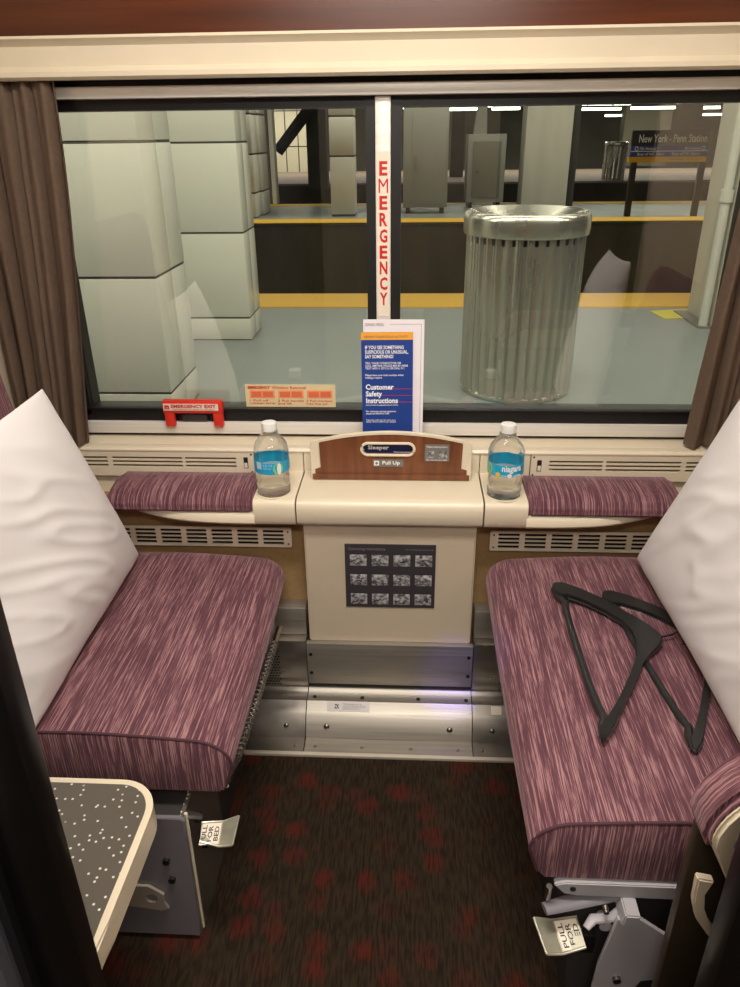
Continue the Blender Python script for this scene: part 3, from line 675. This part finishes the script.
# ------------------------------------------------------------------ curtains
RT, RB = at(739, 235, y=1.54), at(689, 440, y=1.54)
def curtain(sg, label):
    t = thing('curtain', (sg * .78, 1.545, .64), label, 'curtain', 'curtains at the window ends')
    tb = bmesh.new(); nz_, nx = 26, 150; rows = []
    for j in range(nz_ + 1):
        v = j / nz_; z = 1.381 - v * (1.381 - (.650 if sg < 0 else .652))
        xin = (.628 + .062 * v ** 1.3) if sg < 0 else RB.x + (RT.x - RB.x) * (z - RB.z) / (RT.z - RB.z)
        row = []
        for i in range(nx + 1):
            u = i / nx; x = xin + u * (.845 - xin)
            ph = u * 2 * PI * 5.2 + .5 * math.sin(v * 2.4 + u * 5) + (0 if sg < 0 else 1.7)
            amp = .0135 * (.75 + .4 * math.sin(u * 9 + 1)) * (1 - .35 * math.exp(-v * 10)) * (1 if u > .03 else .6)
            y = 1.552 + amp * math.sin(ph) - .004 * math.sin(ph * 2) + .006 * noise.noise(Vector((u * 6, v * 3, sg)))
            if sg < 0: y -= .016 * v
            row.append(tb.verts.new((sg * (x + .004 * math.cos(ph)), y, z)))
        rows.append(row)
    for A, B in zip(rows, rows[1:]):
        for i in range(nx): tb.faces.new((A[i], A[i + 1], B[i + 1], B[i]))
    ret = bmesh.ops.solidify(tb, geom=list(tb.faces), thickness=.0018)
    mb = MB(); mb.merge(tb); mb.build('cloth', CURT, t)
    hp = [(sg * (.628 if sg < 0 else .66), 1.545, 1.37), (sg * (.633 if sg < 0 else .66), 1.545, 1.2)]
    return t
curtain(-1, 'taupe pleated curtain gathered at the left end of the window'); curtain(1, 'taupe pleated curtain gathered at the right end of the window')

# ------------------------------------------------------------------ pillows
def pillow(cs, th, seed, label, lean_n):
    """cs = corners (top-near, top-far, bottom-far, bottom-near)"""
    a, b, c, d = [Vector(v) for v in cs]; n = 46; tb = bmesh.new(); nrm = (b - d).cross(a - c).normalized()
    if nrm.dot(Vector(lean_n)) < 0: nrm = -nrm
    F, B_ = [], []
    for i in range(n + 1):
        u = i / n; rf, rb = [], []
        for j in range(n + 1):
            v = j / n
            # sides pull in slightly between the pointed corners
            uu = u; vv = v; s, r_ = 2 * u - 1, 2 * v - 1
            pin = .035
            uu = .5 + .5 * s * (1 - pin * (1 - r_ * r_)); vv = .5 + .5 * r_ * (1 - pin * (1 - s * s))
            P = (a * (1 - uu) + b * uu) * (1 - vv) + (d * (1 - uu) + c * uu) * vv
            e = max(0, (1 - abs(s) ** 2.6)) ** .62 * max(0, (1 - abs(r_) ** 2.6)) ** .62
            q = Vector((u * 2.2 + seed, v * 2.2, seed)); wr = noise.noise(q) * .014
            dg = (u * .7 + v * 1.0); wr += .004 * e * math.sin(13 * dg + 3 * noise.noise(q * 1.3)) * noise.noise(q * 1.1 + Vector((5, 3, 1)))
            k = noise.noise(Vector(((u + v) * 1.6, (v - u) * 7, seed + 2))); wr += .006 * e * max(0, 1 - abs(k) * 6)
            edge = min(u, 1 - u, v, 1 - v); wr2 = .0016 * noise.noise(Vector((u * 11, v * 11, seed))) * (1 if edge < .2 else .3)
            rf.append(tb.verts.new(P + nrm * (th * e + (wr + wr2) * (.25 + .75 * e if edge > 0 else .15)))) if 0 < edge else rf.append(None)
            rb.append(tb.verts.new(P - nrm * (th * .62 * e - wr * .5 * e)) if edge > 0 else None)
            if edge <= 0:
                v_ = tb.verts.new(P + nrm * .005 * noise.noise(Vector((u * 9, v * 9, seed)))); rf[-1] = v_; rb[-1] = v_
        F.append(rf); B_.append(rb)
    for i in range(n):
        for j in range(n):
            tb.faces.new((F[i][j], F[i + 1][j], F[i + 1][j + 1], F[i][j + 1]))
            tb.faces.new((B_[i][j + 1], B_[i + 1][j + 1], B_[i + 1][j], B_[i][j]))
    mb = MB(); mb.merge(tb); o = mb.build('pillow', WHITE); 
    sb = o.modifiers.new('sub', 'SUBSURF'); sb.levels = sb.render_levels = 1
    return tag(o, label, 'pillow', 'white pillows on the seats')
pillow([(-.70, .66, .84), (-.610, 1.235, .885), (-.545, 1.375, .455), (-.535, .825, .445)], .050, 1.3, 'large white pillow leaning against the backrest of the left seat', (1, 0, .3))
pillow([(.70, .62, .93), (.615, 1.19, .975), (.512, 1.355, .478), (.522, .80, .474)], .055, 6.1, 'large white pillow leaning on the right seat over the hangers', (-1, 0, .3))

# ------------------------------------------------------------------ bottles
def bottle(cx, cy, z0, label, front):
    t = thing('water_bottle', (cx, cy, z0), label, 'bottle', 'water bottles on the ledges')
    K, H = 1.13, .965
    pr_ = [(.001, .004), (.020, .003), (.028, .0), (.031, .006), (.0318, .014), (.0300, .020), (.0318, .027), (.0302, .033), (.0318, .040), (.0305, .046), (.0325, .053), (.0325, .086), (.0330, .092), (.0325, .104), (.0290, .116), (.0215, .130), (.0150, .139), (.0130, .143), (.0128, .150)]
    pr_ = [(r_ * (K if z_ < .12 else 1 + (K - 1) * max(0, (.143 - z_) / .023)), z_ * H) for r_, z_ in pr_]
    wob = lambda a, z: 1 + (.022 * math.sin(5 * a + z * 60) if z < .05 else (.028 * math.sin(8 * a + z * 90) if z > .09 else 0))
    b = MB().lathe(pr_, (cx, cy, z0), 48, wob).build('body', BOTTLE, t)
    MB().lathe([(.0132, .1395), (.0155, .1405), (.0160, .153), (.0154, .1570), (.012, .1580)], (cx, cy, z0), 40, lambda a, z: 1 + .02 * math.cos(20 * a) * (z < .153)).build('cap', CAPW, t)
    MB().lathe([(.0150, .1350), (.0172, .1355), (.0172, .1380), (.0150, .1385)], (cx, cy, z0), 32).build('neck_ring', BOTTLE, t)
    lb = MB().lathe([(.0370, .0540), (.0374, .0545), (.0374, .0790), (.0370, .0795)], (cx, cy, z0), 48, cap=False).build('label_band', LBLUE, t)
    def wrap(o, R):
        for v in o.data.vertices:
            a = v.co.x / R - PI / 2; off = -v.co.y; v.co.x, v.co.y = (R + off) * math.cos(a), (R + off) * math.sin(a)
    def wr(body, a, b_, c, d, mt, bold=.0):
        c -= .002; d -= .002
        o = text(body, cx + a, cx + b_, z0 + c, z0 + d, cy, mt, lb, bold=bold); wrap(o, .0376)
    def blob(x, z, r, mt, rz=None):
        z -= .002; pts = [(cx + x + r * math.cos(k * PI / 8), z0 + z + (rz or r) * math.sin(k * PI / 8)) for k in range(16)]
        q = MB(); q.prism(pts, cy - .0002, cy, 'y', smooth=False); o = q.build('print_spot', mt, lb); wrap(o, .0376 + (.0004 if mt is not PGREEN else 0))
    PGREEN = mat('lime_print', (150, 205, 90), .4); YEL = mat('yellow_print', (226, 190, 70), .4)
    if front:
        wr('niagara', -.012, .030, .064, .082, TXTW, .02)
        blob(-.020, .0605, .0058, YEL); blob(.004, .0600, .0045, TXTW, .0045); blob(-.042, .070, .008, PGREEN, .012)
        wr('PURIFIED WATER', -.012, .030, .0575, .0605, TXTW)
    else:
        blob(.020, .068, .011, PGREEN, .013); blob(.022, .068, .0048, TXTW, .013)
        wr('8 FL OZ\n237 mL', -.012, .008, .068, .079, mat('pale_blue_print', (170, 205, 235), .4)); 
        o = bx('nutrition_print', mat('pale_print', (190, 210, 225), .4), lb, cx - .028, cx - .016, cy - .0002, cy, z0 + .065, z0 + .080); wrap(o, .0378)
bottle(-.2495, 1.425, .5912, 'small clear water bottle with white cap on the left ledge, blue label turned away', False)
bottle(.241, 1.425, .5912, 'small clear water bottle with blue niagara label on the right ledge', True)

# ------------------------------------------------------------------ hangers
_A, _B = at(557, 591, z=.473), at(604, 735, z=.473); _ex = (_B - _A).xy.normalized(); _ey = Vector((-_ex.y, _ex.x))
if _ey.dot((at(655, 640, z=.473) - _A).xy) < 0: _ey = -_ey
# outline of the moulded shoulders, measured along and across the trouser bar
SHAPE = [((p - _A).xy.dot(_ex), (p - _A).xy.dot(_ey)) for p in (at(px, py, z=.473) for px, py in
         [(551, 590), (553, 584), (562, 584), (580, 590), (600, 600), (618, 610), (634, 619), (648, 626), (658, 634), (663, 641), (660, 648), (649, 657), (643, 665), (635, 684), (622, 711), (613, 732), (605, 741), (599, 738), (600, 727), (608, 722), (618, 702), (630, 676), (636.5, 656), (637, 643), (633, 632), (622, 623), (604, 611), (585, 602), (568, 596), (558, 597)])]
def hanger(A, B, Nk, z, label, hook=None, extra=None):
    """A, B = bar ends, Nk = neck (xy); arms bow gently from the ends to the neck"""
    A, B, Nk = Vector((*A, 0)), Vector((*B, 0)), Vector((*Nk, 0)); t = thing('coat_hanger', (*((A + B + Nk) / 3).xy, z - .008), label, 'hanger', 'coat hangers on the right seat')
    up = Vector((0, 0, 1)); mid = (A + B) / 2
    def crv(P, Q, bow, n=14):
        d = Q - P; nn = Vector((-d.y, d.x, 0)).normalized()
        if nn.dot(P + d / 2 - mid) < 0: nn = -nn
        return [P + d * (k / n) + nn * bow * math.sin(PI * (k / n)) for k in range(n + 1)]
    ex = (B - A).normalized(); ey = Vector((-ex.y, ex.x, 0))
    if ey.dot(Nk - mid) < 0: ey = -ey
    pts = [A + ex * u + ey * v for u, v in SHAPE]
    MB().prism([(p.x, p.y) for p in pts], z - .006, z + .006, 'z', bev=.0028, seg=3).build('shoulders', HANG, t)
    # trouser bar with gentle kink near each end
    d = (B - A).normalized(); nn = Vector((-d.y, d.x, 0)); 
    if nn.dot(Nk - mid) < 0: nn = -nn
    L = (B - A).length; bar = []
    for s, o_ in ((0, .0), (.05, .002), (.10, .010), (.16, .006), (.3, .004), (.5, .003), (.7, .004), (.84, .006), (.90, .010), (.95, .002), (1, .0)): bar.append(A + d * L * s + nn * o_ + up * (z - .002))
    MB().tube(bar, .0066, 10, flat=.8, up=(0, 0, 1)).build('trouser_bar', HANG, t)
    dd = (Nk - mid).normalized(); sd = Vector((-dd.y, dd.x, 0))
    hk = [Nk + dd * .014, Nk + dd * .034, Nk + dd * .05 + sd * .008, Nk + dd * .062 + sd * .0, Nk + dd * .064 - sd * .018, Nk + dd * .05 - sd * .030, Nk + dd * .034 - sd * .026]
    MB().tube([p + up * (z + .001) for p in hk], .0018, 8).build('hook', CHROME, t)
hanger(at(557, 591, z=.473).xy, at(604, 735, z=.473).xy, at(655, 640, z=.47).xy, .4735, 'black plastic coat hanger fully in view on the right seat')
hanger(at(608, 600, z=.465).xy, at(693, 746, z=.465).xy, at(716, 655, z=.465).xy, .4660, 'black plastic coat hanger half under the right pillow')

# ------------------------------------------------------------------ station outside
struct(bx('platform', PLAT, None, -14, 14, 1.95, 6.20, -.25, 0))
struct(bx('platform_edge', TACT, None, -14, 14, 6.12, 6.68, -.2, .008))
struct(bx('track_bed', PITM, None, -22, 22, 1.72, 40, -1.5, -1.35))
struct(bx('platform_wall', PITW, None, -14, 14, 6.25, 6.6, -1.35, -.2))
struct(bx('far_platform', PLAT, None, -22, 22, 12.55, 16.2, -.03, 0))
struct(bx('far_platform_wall', PITW, None, -22, 22, 12.65, 16.1, -1.35, -.03))
struct(bx('far_platform_edge', mat('yellow_edge_paint', (228, 178, 44), .5), None, -22, 22, 12.55, 13.15, -.02, .006))
struct(bx('far_platform_rear_edge', MATS['yellow_edge_paint'], None, -22, 22, 15.75, 16.2, -.02, .006))
struct(bx('third_platform', mat('dusty_platform', (120, 104, 92), .7), None, -34, 34, 23.2, 31, -1.35, 0))
struct(bx('tunnel_wall', DARKW, None, -40, 40, 38, 38.5, -1.4, 4))
struct(bx('station_ceiling', mat('dark_station_ceiling', (92, 92, 84), .85), None, -40, 40, 1.95, 38.5, 3.3, 3.5))
rl = [(7.4), (8.85), (9.9), (11.35), (18.6), (20.05)]
for i, y in enumerate(rl):
    tag(bx('rail', mat('rail_steel', (96, 84, 70), .4, .7), None, -22, 22, y, y + .07, -1.35, -1.19), 'steel running rail in the track bed, %s in from the train' % ('first', 'second', 'third', 'fourth', 'fifth', 'sixth')[i], 'rail', 'rails in the track beds')

# pale tiled columns
def tiled(name, x0, x1, y0, y1, vx, zs, label, base=None, z1=3.3):
    t = thing(name, ((x0 + x1) / 2, (y0 + y1) / 2, 0), label, 'column', 'columns of the station')
    zz_ = [0.0] + zs + [z1]; xs = [x0] + vx + [x1]; g = .006
    bx('core', GROUT, t, x0 + .004, x1 - .004, y0 + .004, y1 - .004, 0, z1)
    q = MB()
    for a, b in zip(zz_, zz_[1:]):
        for c, d in zip(xs, xs[1:]): q.box(c + (g if c != x0 else 0), d - (g if d != x1 else 0), y0, (y0 + y1) / 2, a + g, b - g, bev=.003)
        q.box(x0, x1, (y0 + y1) / 2 + g, y1, a + g, b - g, bev=.003)
    q.build('panels', TILE, t)
    if base: bx('base_skirt', TILE, t, x0 - .012, x1 + .012, y0 - .012, y1 + .012, 0, base, bev=.004)
    return t
tiled('tiled_column', -2.35, -1.115, 3.40, 3.87, [-2.30], [.155, .703, 1.262, 1.82, 2.38], 'large white glazed panel column nearest the left pane')
tiled('tiled_column', -1.62, -1.055, 5.05, 5.42, [], [.154, .708, 1.244, 1.79, 2.34], 'narrower white panelled column behind the large left column')
# tiled columns on the far platform
def P_(px, py, y): return at(px, py, y=y)
def colpx(name, px0, px1, y, dep, mt, label, z1=3.3, zs=None, skirt=None):
    a, b = P_(px0, 200, y).x, P_(px1, 200, y).x
    t = thing(name, ((a + b) / 2, y + dep / 2, 0), label, 'column', 'columns of the station')
    if zs is None: MB().box(a, b, y, y + dep, 0, z1, bev=.015).build('shaft', mt, t)
    else:
        bx('core', GROUT, t, a + .01, b - .01, y + .01, y + dep - .01, 0, z1); q = MB(); z = [0] + zs + [z1]
        for u, v in zip(z, z[1:]): q.box(a, b, y, y + dep, u + .01, v - .01, bev=.02)
        q.build('panels', mt, t)
    return t
colpx('platform_column', 331, 355, 13.6, .5, TILEM, 'small white panelled column on the far platform, left of the window post', zs=[.02, .95, 1.55, 2.2])
colpx('platform_column', 521, 566, 14.8, .6, CONC, 'wide pale concrete column behind the large ribbed bin')
colpx('platform_column', 566, 573, 15.2, .5, STEELCOL, 'thin dark steel column edge right of the wide pale column')
BRC = colpx('steel_column', 309, 328, 20.8 , .5, STEELCOL, 'dark grey steel column with a diagonal brace, left of the small white column')
colpx('steel_column', 615, 660, 33, .6, mat('dim_olive_column', (112, 108, 92), .7), 'dim wide column behind the station sign')
colpx('steel_column', 449, 462, 26, .5, STEELCOL, 'dark column between the two grey cabinets')
colpx('platform_column', 246, 256, 9.0 + 4.4, .5, TILEM, 'pale narrow column just right of the large white columns', zs=[.4, 1.0, 1.6, 2.2])
colpx('platform_column', 257, 264, 13.9, .6, TILEM, 'pale column with dark recess at the left pane', zs=[.4, 1.0, 1.6, 2.2])
colpx('steel_column', 264, 272, 16.2, .3, mat('brown_steel_column', (96, 84, 70), .6), 'narrow brown steel column beside the pale far columns')
colpx('platform_column', 272.5, 277, 16.2, .3, SKIRT, 'thin white pipe column beside the brown column')
# pale panelled wall beyond the tracks, brace
y = 30.9; a, b = P_(274, 150, y).x, P_(311, 150, y).x; z0_, z1_ = P_(290, 181, y).z, 3.3
t = thing('wall_panel', ((a + b) / 2, y, 0), 'pale panelled partition far beyond the tracks behind the diagonal brace', 'partition')
bx('core', GROUT, t, a, b, y, y + .1, max(0, z0_), z1_)
q = MB(); n = 3
for i in range(n):
    for j in range(3):
        zz0 = z0_ + (z1_ - z0_) * j / 3; q.box(a + (b - a) * i / n + .02, a + (b - a) * (i + 1) / n - .02, y - .03, y, zz0 + .02, zz0 + (z1_ - z0_) / 3 - .02)
q.build('panels', mat('cream_far_panel', (190, 182, 160), .5), t); bx('plinth', STEELCOL, t, a, b, y, y + .1, 0, max(0, z0_))
p0, p1 = P_(279, 150, 20.5), P_(304, 116, 20.5)
q = MB(); q.tube([p0 + (p0 - p1) * .05, p1 + (p1 - p0) * .35], .14, 4); q.build('diagonal_brace', STEELCOL, BRC)
# grey pipe column at the right
a = 2.155; t = thing('column_with_pipe', (2.6, 5.6, 0), 'pale grey column with a vertical pipe at the right edge of the window', 'column')
MB().box(2.20, 2.95, 5.42, 5.95, 0, 3.3, bev=.01).build('shaft', SKIRT, t)
MB().cyl((2.150, 5.46, 0), (2.150, 5.46, 3.3), .032, 18).cyl((2.150, 5.46, .84), (2.150, 5.46, .92), .045, 18).build('pipe', SKIRT, t)
bx('base_pad', GREYLAB, t, 2.10, 2.95, 5.40, 5.96, 0, .012)
# yellow floor marking
q = MB(); c4 = [at(650, 311, z=.004), at(697, 308, z=.004), at(703, 317, z=.004), at(665, 319, z=.004)]
q.prism([(v.x, v.y) for v in c4], .0005, .005, 'z', smooth=False); tag(q.build('floor_marking', mat('yellow_marking', (216, 204, 70), .5), None), 'yellow painted marking on the platform by the pipe column', 'marking')

# litter bins
def bin_(cx, cy, r, h, label, ribs=34):
    t = thing('litter_bin', (cx, cy, 0), label, 'bin', 'ribbed litter bins of the station')
    q = MB(); n = ribs * 8; tb = bmesh.new(); rings = []
    for z in (.012, .03, h * .8, h - .105):
        ring_ = []
        for k in range(n):
            a = 2 * PI * k / n; w_ = math.sin(a * ribs); rr = r * .93 * (1 + (.020 * math.copysign(abs(w_) ** .5, w_) if .02 < z else 0))
            ring_.append(tb.verts.new((cx + rr * math.cos(a), cy + rr * math.sin(a), z)))
        rings.append(ring_)
    for A, B in zip(rings, rings[1:]):
        for k in range(n): tb.faces.new((A[k], A[(k + 1) % n], B[(k + 1) % n], B[k]))
    tb.faces.new(rings[0][::-1]); q.merge(tb); q.build('ribbed_body', BINSTEEL, t)
    MB().lathe([(r * .90, 0), (r * .94, .004), (r * .94, .022), (r * .90, .03)], (cx, cy, 0), 64).build('base_ring', BINSTEEL, t)
    MB().lathe([(r * .93, h - .11), (r * .99, h - .105), (r, h - .095), (r, h - .035), (r * .985, h - .012), (r * .95, h), (r * .90, h + .004), (r * .62, h - .045), (r * .58, h - .10), (r * .60, h - .11)], (cx, cy, 0), 72, cap=False).build('lid_rim', BINSTEEL, t)
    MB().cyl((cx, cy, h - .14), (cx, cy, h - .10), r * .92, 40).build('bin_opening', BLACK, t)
bin_(.625, 4.02, .318, .925, 'large ribbed stainless steel litter bin on the near platform')
bin_(at(612, 182, y=23.9).x, 23.9, .34, 1.0, 'small distant ribbed litter bin left of the station sign', 18)

# cabinets
def cabinet(px0, px1, pyt, y, dep, label, mt, door):
    a, b = P_(px0, 200, y).x, P_(px1, 200, y).x; zt_ = P_((px0 + px1) / 2, pyt, y).z
    t = thing('equipment_cabinet', ((a + b) / 2, y + dep / 2, 0), label, 'cabinet', 'grey cabinets on the far platform')
    MB().box(a, b, y, y + dep, .10, zt_, bev=.01).build('body', mt, t)
    for x in (a + .05, b - .12): bx('foot', BLACK, t, x, x + .07, y + .05, y + dep - .05, 0, .10)
    if door: bx('door', door, t, a + .09, b - .09, y - .02, y, .18, zt_ - .12, bev=.004); MB().cyl((a + .18, y - .05, zt_ * .5), (a + .18, y - .02, zt_ * .5), .02, 10).build('door_knob', BLACK, t)
    else: bx('door', mt, t, a + .16, b - .03, y - .012, y, .16, zt_ - .1, bev=.003); MB().box(a + .2, a + .23, y - .04, y - .012, zt_ * .42, zt_ * .55, bev=.004).build('handle', GREYLAB, t)
    return t
cabinet(403, 447, 106, 14.0, .7, 'tall grey cabinet standing just right of the window post', CABG, None)
cabinet(466, 503, 134, 15.0, .7, 'grey cabinet with framed door standing behind the large bin', CABG, CABD)
y = 15.3; q = MB(); a = P_(480, 134, y); b = P_(483, 110, y); q.prism([(P_(474, 133, y).x, a.z), (P_(487, 133, y).x, a.z), (P_(487, 105, y).x, b.z + .2), (P_(480, 105, y).x, b.z + .2)], y, y + .3, 'y')
tag(q.build('duct', CABG), 'tapered grey duct rising from the framed-door cabinet', 'duct')

# station name sign
y = 13.2; t = thing('station_sign', (P_(670, 200, y).x, y, 0), 'New York Penn Station sign on two dark posts on the far platform', 'sign')
A = P_(631, 131, y); B = P_(708, 163, y); x0, x1 = P_(631, 150, y).x, P_(708, 148, y).x
zA, zB, zC, zD = P_(670, 130, y).z, P_(670, 145.5, y).z, P_(670, 156.5, y).z, P_(670, 162, y).z
bx('name_panel', SIGNBLK, t, x0, x1, y, y + .06, zB, zA); bx('direction_panel', SIGNBLU, t, x0, x1, y - .004, y + .06, zC, zB); bx('yellow_strip', SIGNYEL, t, x0 - .02, x1, y - .006, y + .06, zD, zC)
bx('divider', TXTW, t, x0, x1, y - .008, y - .004, (zB + zC) / 2 - .006, (zB + zC) / 2 + .006)
L = x1 - x0
text('New York - Penn Station', x0 + L * .09, x0 + L * .97, zB + .045, zA - .06, y - .001, TXTW, t, bold=.01, depth=.004)
def sgt(s_, u0, u1, w0, w1, mt=TXTW): text(s_, x0 + L * u0, x0 + L * u1, zC + (zB - zC) * w0, zC + (zB - zC) * w1, y - .005, mt, t, depth=.004)
sgt('7th Avenue', .11, .33, .62, .88); sgt('8th Avenue', .70, .90, .62, .88); sgt('Base of N.E. Stairs', .09, .44, .12, .38); sgt('Base of S.E. Stairs', .54, .90, .12, .38)
text('Passenger Concourse', x0 + L * .52, x0 + L * .94, zD + .03, zC - .03, y - .008, SIGNBLK, t, depth=.004)
for u in (.07, .94):
    MB().tube([(x0 + L * u + .026 * math.cos(k * PI / 6), y - .008, zC + (zB - zC) * .75 + .026 * math.sin(k * PI / 6)) for k in range(12)], .005, 6, closed=True).build('arrow_circle', TXTW, t)
for px in (629, 696):
    a = P_(px, 200, y + .1).x; bx('post', SIGNBLK, t, a - .045, a + .045, y + .07, y + .15, 0, zD + .1)
# low wall behind the sign on the third platform
tag(bx('low_wall', mat('dark_parapet', (74, 68, 58), .8, noise_amt=.3, nscale=1), None, -34, 34, 23.0, 23.15, -1.35, -.03), 'sooty low wall under the third platform edge', 'wall')

# ceiling tube lights far away
def light_(px0, px1, py, y, k):
    a, b = P_(px0, py, y), P_(px1, py, y); z = (a.z + b.z) / 2; t = thing('tube_light', ((a.x + b.x) / 2, y, z), k, 'ceiling light', 'fluorescent tubes of the station')
    bx('tube', TUBE, t, a.x, b.x, y - .03, y + .03, z - .035, z + .035); bx('housing', CABG, t, a.x, b.x, y - .08, y + .08, z + .035, z + .09)
    for xx in (a.x + (b.x - a.x) * .2, a.x + (b.x - a.x) * .8): bx('hanger_rod', STEELCOL, t, xx - .015, xx + .015, y - .01, y + .01, z + .09, 3.3)
LT = [(403, 426, 107.5, 24, 'short glowing tube above the tall grey cabinet'), (447, 478, 105.5, 24, 'upper glowing tube left of the duct'), (449, 485, 109, 22, 'lower glowing tube left of the duct'),
      (488, 518, 105.5, 24, 'glowing tube between the duct and the wide pale column'), (492, 520, 108.5, 22, 'glowing tube just below the one beside the wide column'),
      (580, 632, 104, 26, 'front long glowing tube right of the wide pale column'), (579, 621, 109, 24.5, 'second long glowing tube right of the wide pale column'), (605, 638, 115.5, 34, 'lowest glowing tube left of the dim column'),
      (637, 679, 103, 26, 'long glowing tube above the station sign'), (631, 675, 107.8, 24.5, 'second glowing tube above the station sign'), (641, 661, 115, 34, 'lowest glowing tube above the station sign'),
      (704, 733, 102, 26, 'top glowing tube at the right end of the window'), (704, 720, 107.5, 24.5, 'middle glowing tube at the right end of the window'), (703, 731, 114.5, 34, 'lowest glowing tube at the right end of the window')]
for a in LT: light_(*a)
